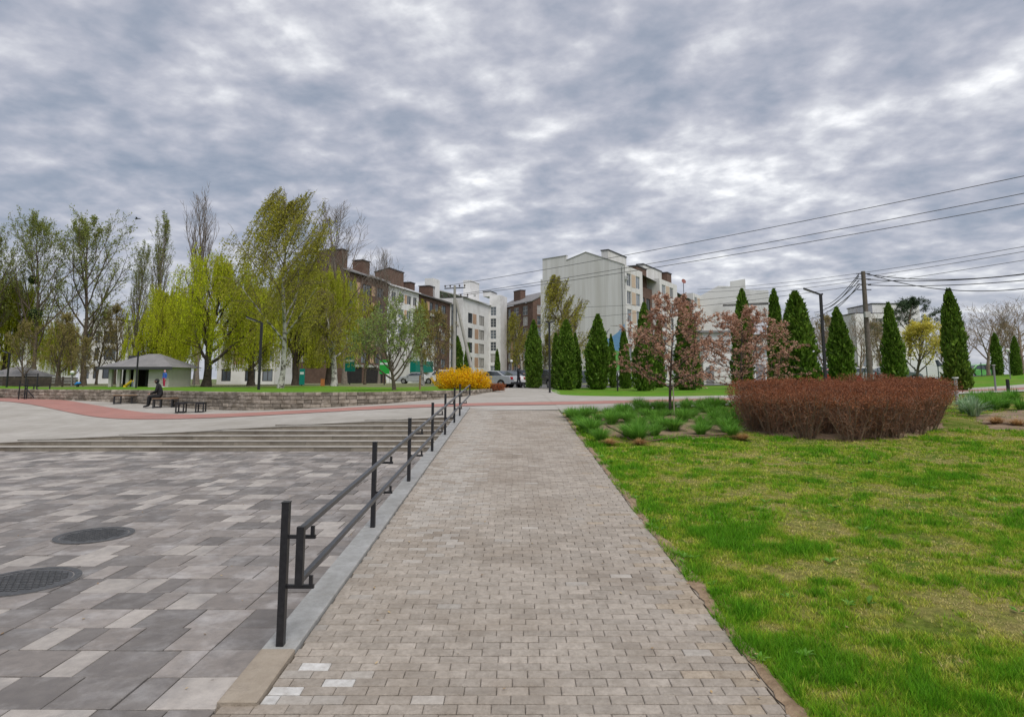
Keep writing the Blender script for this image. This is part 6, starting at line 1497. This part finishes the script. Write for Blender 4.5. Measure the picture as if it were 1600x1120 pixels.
# ------------------------------------------------------------------ people
def figure(name, label, loc, rz, joints, mats, zones, scale=1.0, extras=()):
    """joints: {name: (pos, radius, parent)}; one skinned surface; zones(name of nearest bone) -> material index"""
    names = list(joints); me = bpy.data.meshes.new('body_base'); idx = {n: i for i, n in enumerate(names)}
    me.from_pydata([joints[n][0] for n in names], [(idx[n], idx[joints[n][2]]) for n in names if joints[n][2]], [])
    tmp = bpy.data.objects.new('tmp_body', me); C.objects.link(tmp); sk = tmp.modifiers.new('skin', 'SKIN'); sk.use_smooth_shade = True
    if not me.skin_vertices: 
        bpy.context.view_layer.objects.active = tmp
    sv = me.skin_vertices[0].data
    for n in names: rr = joints[n][1]; sv[idx[n]].radius = (rr, rr) if isinstance(rr, float) else rr; sv[idx[n]].use_root = (joints[n][2] is None)
    ss = tmp.modifiers.new('sub', 'SUBSURF'); ss.levels = 2; ss.render_levels = 2
    dg = bpy.context.evaluated_depsgraph_get(); ev = tmp.evaluated_get(dg); m2 = bpy.data.meshes.new_from_object(ev, depsgraph=dg); bpy.data.objects.remove(tmp)
    m2.name = 'body'; m2.materials.clear()
    for m in mats: m2.materials.append(m)
    segs = [(n, np.array(joints[n][0]), np.array(joints[joints[n][2]][0])) for n in names if joints[n][2]]
    for p in m2.polygons:
        c = np.array(p.center); best = None
        for n, a, b in segs:
            d = b - a; t = np.clip((c - a).dot(d) / (d.dot(d) + 1e-9), 0, 1); q = np.linalg.norm(c - a - d * t)
            if best is None or q < best[0]: best = (q, n, t)
        p.material_index = zones(best[1], c); p.use_smooth = True
    o = thing(name, label, 'person', loc, None, rz); o.scale = (scale,) * 3; link('body', m2, o)
    for nm, mb, mt in extras: link(nm, mb.mesh(nm, mt), o)
    return o
skin = plain('skin', (.48,.29,.21), .55); hairm = plain('dark hair', (.03,.022,.018), .6); blackc = M('black cloth', (.012,.012,.014), (.022,.022,.024), 20, .85); bluec = M('blue jacket', (.03,.10,.42), (.05,.14,.50), 10, .7); redc_ = M('crimson trousers', (.42,.02,.07), (.48,.03,.09), 10, .8); pinkc = plain('pink hat', (.75,.35,.45), .8); navy = M('dark jacket', (.02,.022,.03), (.035,.037,.045), 15, .8); cream = plain('cream fabric', (.62,.52,.38), .8); white_shoe = plain('white shoe', (.7,.7,.7), .6)
def hand(J, nm, wrist, d, s=1.0):
    """palm and five short fingers"""
    w = np.array(wrist); d = unit(np.array(d, float)); side = unit(np.cross(d, (0, .3, 1)))
    J[nm + '_palm'] = (tuple(w + d * .06), .026, nm)
    for k, (o_, L) in enumerate(((-.028, .07), (-.010, .085), (.010, .08), (.027, .06))): 
        J['%s_finger%d' % (nm, k)] = (tuple(w + d * (.07 + L) + side * o_ + np.array([0, 0, -.012])), .009, nm + '_palm')
    J[nm + '_thumb'] = (tuple(w + d * .08 - side * .05), .010, nm + '_palm')
def face(head, r, fwd, hair, hood=None):
    """nose, eyes, mouth, ears and hair for a head at a point; faces +X turned by fwd"""
    out = []; c = Vector(head); f = Vector((math.cos(fwd), math.sin(fwd), 0)); s = Vector((-f.y, f.x, 0))
    mb = MB(); mb.tube([c + f * r * .86 + Vector((0,0,.02)), c + f * r * 1.12 - Vector((0,0,.02)), c + f * r * .86 - Vector((0,0,.035))], [.008, .016, .008], 6); out.append(('nose', mb, skin))
    for k in (-1, 1):
        mb = MB(); mb.tube([c + f * r * .90 + s * k * .034 + Vector((0,0,.02)), c + f * r * .95 + s * k * .034 + Vector((0,0,.02))], .011, 8); out.append(('eye', mb, hairm))
        mb = MB(); mb.tube([c + s * k * r * .92 - Vector((0,0,.03)), c + s * k * r * 1.05, c + s * k * r * .94 + Vector((0,0,.03))], [.006, .018, .008], 6); out.append(('ear', mb, skin))
    mb = MB(); mb.bar(c + f * r * .93 - s * .026 - Vector((0,0,.058)), c + f * r * .93 + s * .026 - Vector((0,0,.058)), .012); out.append(('mouth', mb, plain('lip', (.35,.12,.10), .5)))
    mb = MB(); mb.sm = True; q = c - f * .02; mb.lathe(q + Vector((0,0,-.03)), [(r*.98, 0), (r*1.08, .04), (r*1.06, .08), (r*.85, .125), (r*.4, .152), (.005, .158)], 14); out.append(('hood' if hood else 'hair', mb, hood or hair))
    return out
def people():
    # seated on the bench, hooded, facing along +X, bent forward
    x, y = hit(249, 636.5); z = sqz(x, y)
    J = {'pelvis': ((0, 0, .53), (.15, .16), None), 'belly': ((.02, 0, .68), (.14, .16), 'pelvis'), 'chest': ((.09, 0, .92), (.15, .18), 'belly'), 'neck': ((.15, 0, 1.10), .065, 'chest'), 'head': ((.21, 0, 1.19), .095, 'neck'), 'crown': ((.22, 0, 1.27), .085, 'head')}
    for s, n in ((1, 'l'), (-1, 'r')):
        J['hip'+n] = ((.06, s*.10, .52), .105, 'pelvis'); J['knee'+n] = ((.46, s*.13, .52), .075, 'hip'+n); J['ankle'+n] = ((.50, s*.12, .10), .05, 'knee'+n); J['toe'+n] = ((.68, s*.14, .045), .042, 'ankle'+n)
        J['shoulder'+n] = ((.10, s*.19, 1.02), .075, 'chest'); J['elbow'+n] = ((.16, s*.25, .76), .055, 'shoulder'+n); J['wrist'+n] = ((.40, s*.12, .64), .036, 'elbow'+n); hand(J, 'wrist'+n, (.40, s*.12, .64), (1, -s*.4, -.1))
    def zone(n, c): return 1 if ('palm' in n or 'finger' in n or 'thumb' in n or n in ('head', 'crown') and c[0] > .25) else 0
    ex = face((.21, 0, 1.21), .095, 0, hairm, blackc)
    m_ = MB(); m_.box(-.28, -.02, -.36, -.28, .0, .0); 
    figure('person', 'seated person in black hooded clothes bent forward on a bench', (x + .05, y - .05, z), R(195), J, [blackc, skin], zone, 1.0, ex)
    bx, by = x + .75, y + .12; o = thing('paper_cup', 'small yellow and white cup on the bench beside the seated figure', 'cup', (bx, by, z + .475)); mb = MB(); mb.lathe((bx, by, z + .475), [(.035, 0), (.045, .13)], 10); part('cup', mb, plain('yellow paper', (.75,.62,.08), .6), o); mb = MB(); mb.lathe((bx, by, z + .605), [(.048, 0), (.048, .02), (.03, .03)], 10); part('lid', mb, white_shoe, o)
    # standing on the lawn
    def stand(stride=.0, arm=0.0):
        J = {'pelvis': ((0, 0, .93), (.12, .155), None), 'belly': ((0, 0, 1.08), (.11, .15), 'pelvis'), 'chest': ((0, 0, 1.32), (.125, .18), 'belly'), 'neck': ((.01, 0, 1.50), .058, 'chest'), 'head': ((.03, 0, 1.60), .092, 'neck'), 'crown': ((.03, 0, 1.68), .082, 'head')}
        for s, n in ((1, 'l'), (-1, 'r')):
            J['hip'+n] = ((0, s*.09, .88), .095, 'pelvis'); J['knee'+n] = ((.03 + s*stride*.5, s*.095, .50), .066, 'hip'+n); J['ankle'+n] = ((-.01 + s*stride, s*.095, .09), .045, 'knee'+n); J['toe'+n] = ((.15 + s*stride, s*.11, .04), .04, 'ankle'+n)
            J['shoulder'+n] = ((0, s*.19, 1.42), .066, 'chest'); J['elbow'+n] = ((-.03 + arm*.15, s*.25, 1.14), .05, 'shoulder'+n); J['wrist'+n] = ((.06 + arm*.34, s*.22, .92 + arm*.14), .034, 'elbow'+n); hand(J, 'wrist'+n, J['wrist'+n][0], (.3 + arm, -s*.1, -1 + arm))
        return J
    def zone2(n, c):
        if 'palm' in n or 'finger' in n or 'thumb' in n or n in ('head', 'crown', 'neck') and c[2] > 1.5: return 2
        if 'ankle' in n and c[2] < .12 or 'toe' in n: return 3
        if 'knee' in n or 'ankle' in n or 'hip' in n or n == 'belly' and c[2] < .95: return 1
        return 0
    Y = 41.5; x = bear(256, Y); figure('person', 'person in a blue jacket, crimson trousers and pink hat standing on the raised lawn', (x, Y, LZ(0, Y) + .03), R(250), stand(.05), [bluec, redc_, skin, white_shoe], zone2, .64, face((.03, 0, 1.615), .092, 0, hairm, pinkc))
    Y = 50; x = bear(810, Y); z = G1(x, Y) + .035; figure('person', 'person in a dark jacket walking behind a pushchair on the path', (x, Y, z), R(-10), stand(.16, 1.0), [navy, navy, skin, blackc], zone2, 1.0, face((.03, 0, 1.615), .092, 0, M('light brown hair', (.20,.12,.06), None)))
    x += .85; o = thing('pushchair', 'cream and black pushchair beside the walking person in dark jacket', 'pushchair', (x, Y, z)); mb = MB(); mb.sm = True
    mb.tube([(x - .32, Y, z + .55), (x - .2, Y, z + .62), (x + .1, Y, z + .62), (x + .38, Y, z + .70)], [.16, .24, .24, .14], 12); part('bassinet', mb, cream, o); mb = MB(); mb.sm = True; mb.tube([(x + .02, Y, z + .80), (x + .15, Y, z + .92), (x + .34, Y, z + .86)], [.16, .26, .16], 12); part('hood', mb, cream, o)
    for s in (-1, 1):
        for dx in (-.32, .32):
            mb = MB(); mb.tube([(x + dx, Y + s*.28 - .02, z + .15), (x + dx, Y + s*.28 + .02, z + .15)], .15, 14); w = part('wheel', mb, blackc, o); mb = MB(); mb.tube([(x + dx, Y + s*.28 - .025, z + .15), (x + dx, Y + s*.28 + .025, z + .15)], .05, 8); part('hub', mb, white_shoe, w)
        mb = MB(); mb.bar((x - .32, Y + s*.24, z + .15), (x + .25, Y + s*.24, z + .55), .03); mb.bar((x + .32, Y + s*.24, z + .15), (x - .45, Y + s*.24, z + 1.0), .03); part('frame', mb, black_steel, o)
    mb = MB(); mb.bar((x - .45, Y - .26, z + 1.0), (x - .45, Y + .26, z + 1.0), .035); part('handle', mb, black_steel, o)
people()
# ------------------------------------------------------------------ fallen leaves and crumbs
def litter():
    r = np.random.default_rng(77); n = 420; x = np.concatenate([r.uniform(-1.5, 1.62, 60), r.uniform(1.45, 1.72, 60), r.uniform(1.7, 9, 160), r.uniform(-8, -1.8, 140)]); y = np.concatenate([r.uniform(4.1, 14, 60), r.uniform(4.1, 16, 60), r.uniform(4, 15, 160), r.uniform(4.2, 17.5, 140)])
    z = np.where(x < -1.77, .006, np.where(x < 1.66, ramp_z(y) + .008, G(x, y) + .018)); c = np.stack([x, y, z], 1)
    a = r.uniform(0, 6.28, n); ax = np.stack([np.cos(a), np.sin(a), r.normal(0, .15, n)], 1); bx = np.stack([-np.sin(a), np.cos(a), r.normal(0, .2, n)], 1); s = r.uniform(.006, .020, (n, 1))
    V = np.stack([c - ax * s, c + bx * s * .55, c + ax * s, c - bx * s * .55], 1).reshape(-1, 3); V[:, 2] += .003
    me = mesh_np('leaf_litter', V, np.arange(n * 4).reshape(-1, 4)); me.materials.append(M('dead leaf', (.22,.13,.06), (.45,.33,.17), isl=True, rnd=.4)); o = link('leaf_litter', me); o['kind'] = 'stuff'; o['label'] = 'scattered dry leaf bits on paving and lawn'; o['category'] = 'leaf litter'
litter()
def weeds():
    """broad-leaved weeds in the lawn and along the ramp edge"""
    r = np.random.default_rng(91); V = []; F = []
    spots = [(ramp_edge(y) + r.uniform(.02, .2), y) for y in r.uniform(4, 14, 22)] + [(r.uniform(2, 8), r.uniform(4.2, 13)) for _ in range(60)]
    for x, y in spots:
        if x > .8 * y: continue
        z = G1(x, y) - .005; k = r.integers(6, 12); L0 = r.uniform(.05, .11)
        for i in range(k):
            a = r.uniform(0, 6.28); d = np.array([math.cos(a), math.sin(a), 0]); s = np.array([-d[1], d[0], 0]); L = L0 * r.uniform(.6, 1.2); w = L * .16; b = len(V)
            V += [np.array([x, y, z]), np.array([x, y, z + L * .35]) + d * L * .45 - s * w, np.array([x, y, z + L * .45]) + d * L, np.array([x, y, z + L * .35]) + d * L * .45 + s * w]; F.append((b, b+1, b+2, b+3))
    me = mesh_np('lawn_weeds', np.array(V), np.array(F)); me.materials.append(leafm('weed leaf', (.10,.28,.03), (.24,.46,.08), .35)); o = link('lawn_weeds', me); o['kind'] = 'stuff'; o['label'] = 'broad-leaved weeds scattered through the lawn'; o['category'] = 'weeds'
weeds()
def edge_soil():
    """trodden earth where the turf stops short of the pavers"""
    r = np.random.default_rng(8); ys = np.arange(3.0, 21.5, .08); V = []
    for y in ys:
        e = ramp_edge(y); w = .05 + .07 * max(0, math.sin(y * 2.1) * .5 + math.sin(y * 5.3 + 1) * .5 + .3) + r.uniform(0, .03); z = max(float(ramp_z(y)), 0)
        V += [(e - .005 - r.uniform(0, .035), y, z - .004), (e + w * .5, y, z + .004 + r.uniform(0, .006)), (e + w, y, z - .010)]
    n = len(ys); F = [(3*i+k, 3*i+k+1, 3*i+k+4, 3*i+k+3) for i in range(n - 1) for k in range(2)]
    me = mesh_np('edge_soil', np.array(V), np.array(F), True); me.materials.append(M('edge earth', (.22,.15,.09), (.36,.26,.17), 12, .97, bump=.8, bscale=50)); struct(link('edge_soil', me))
edge_soil()
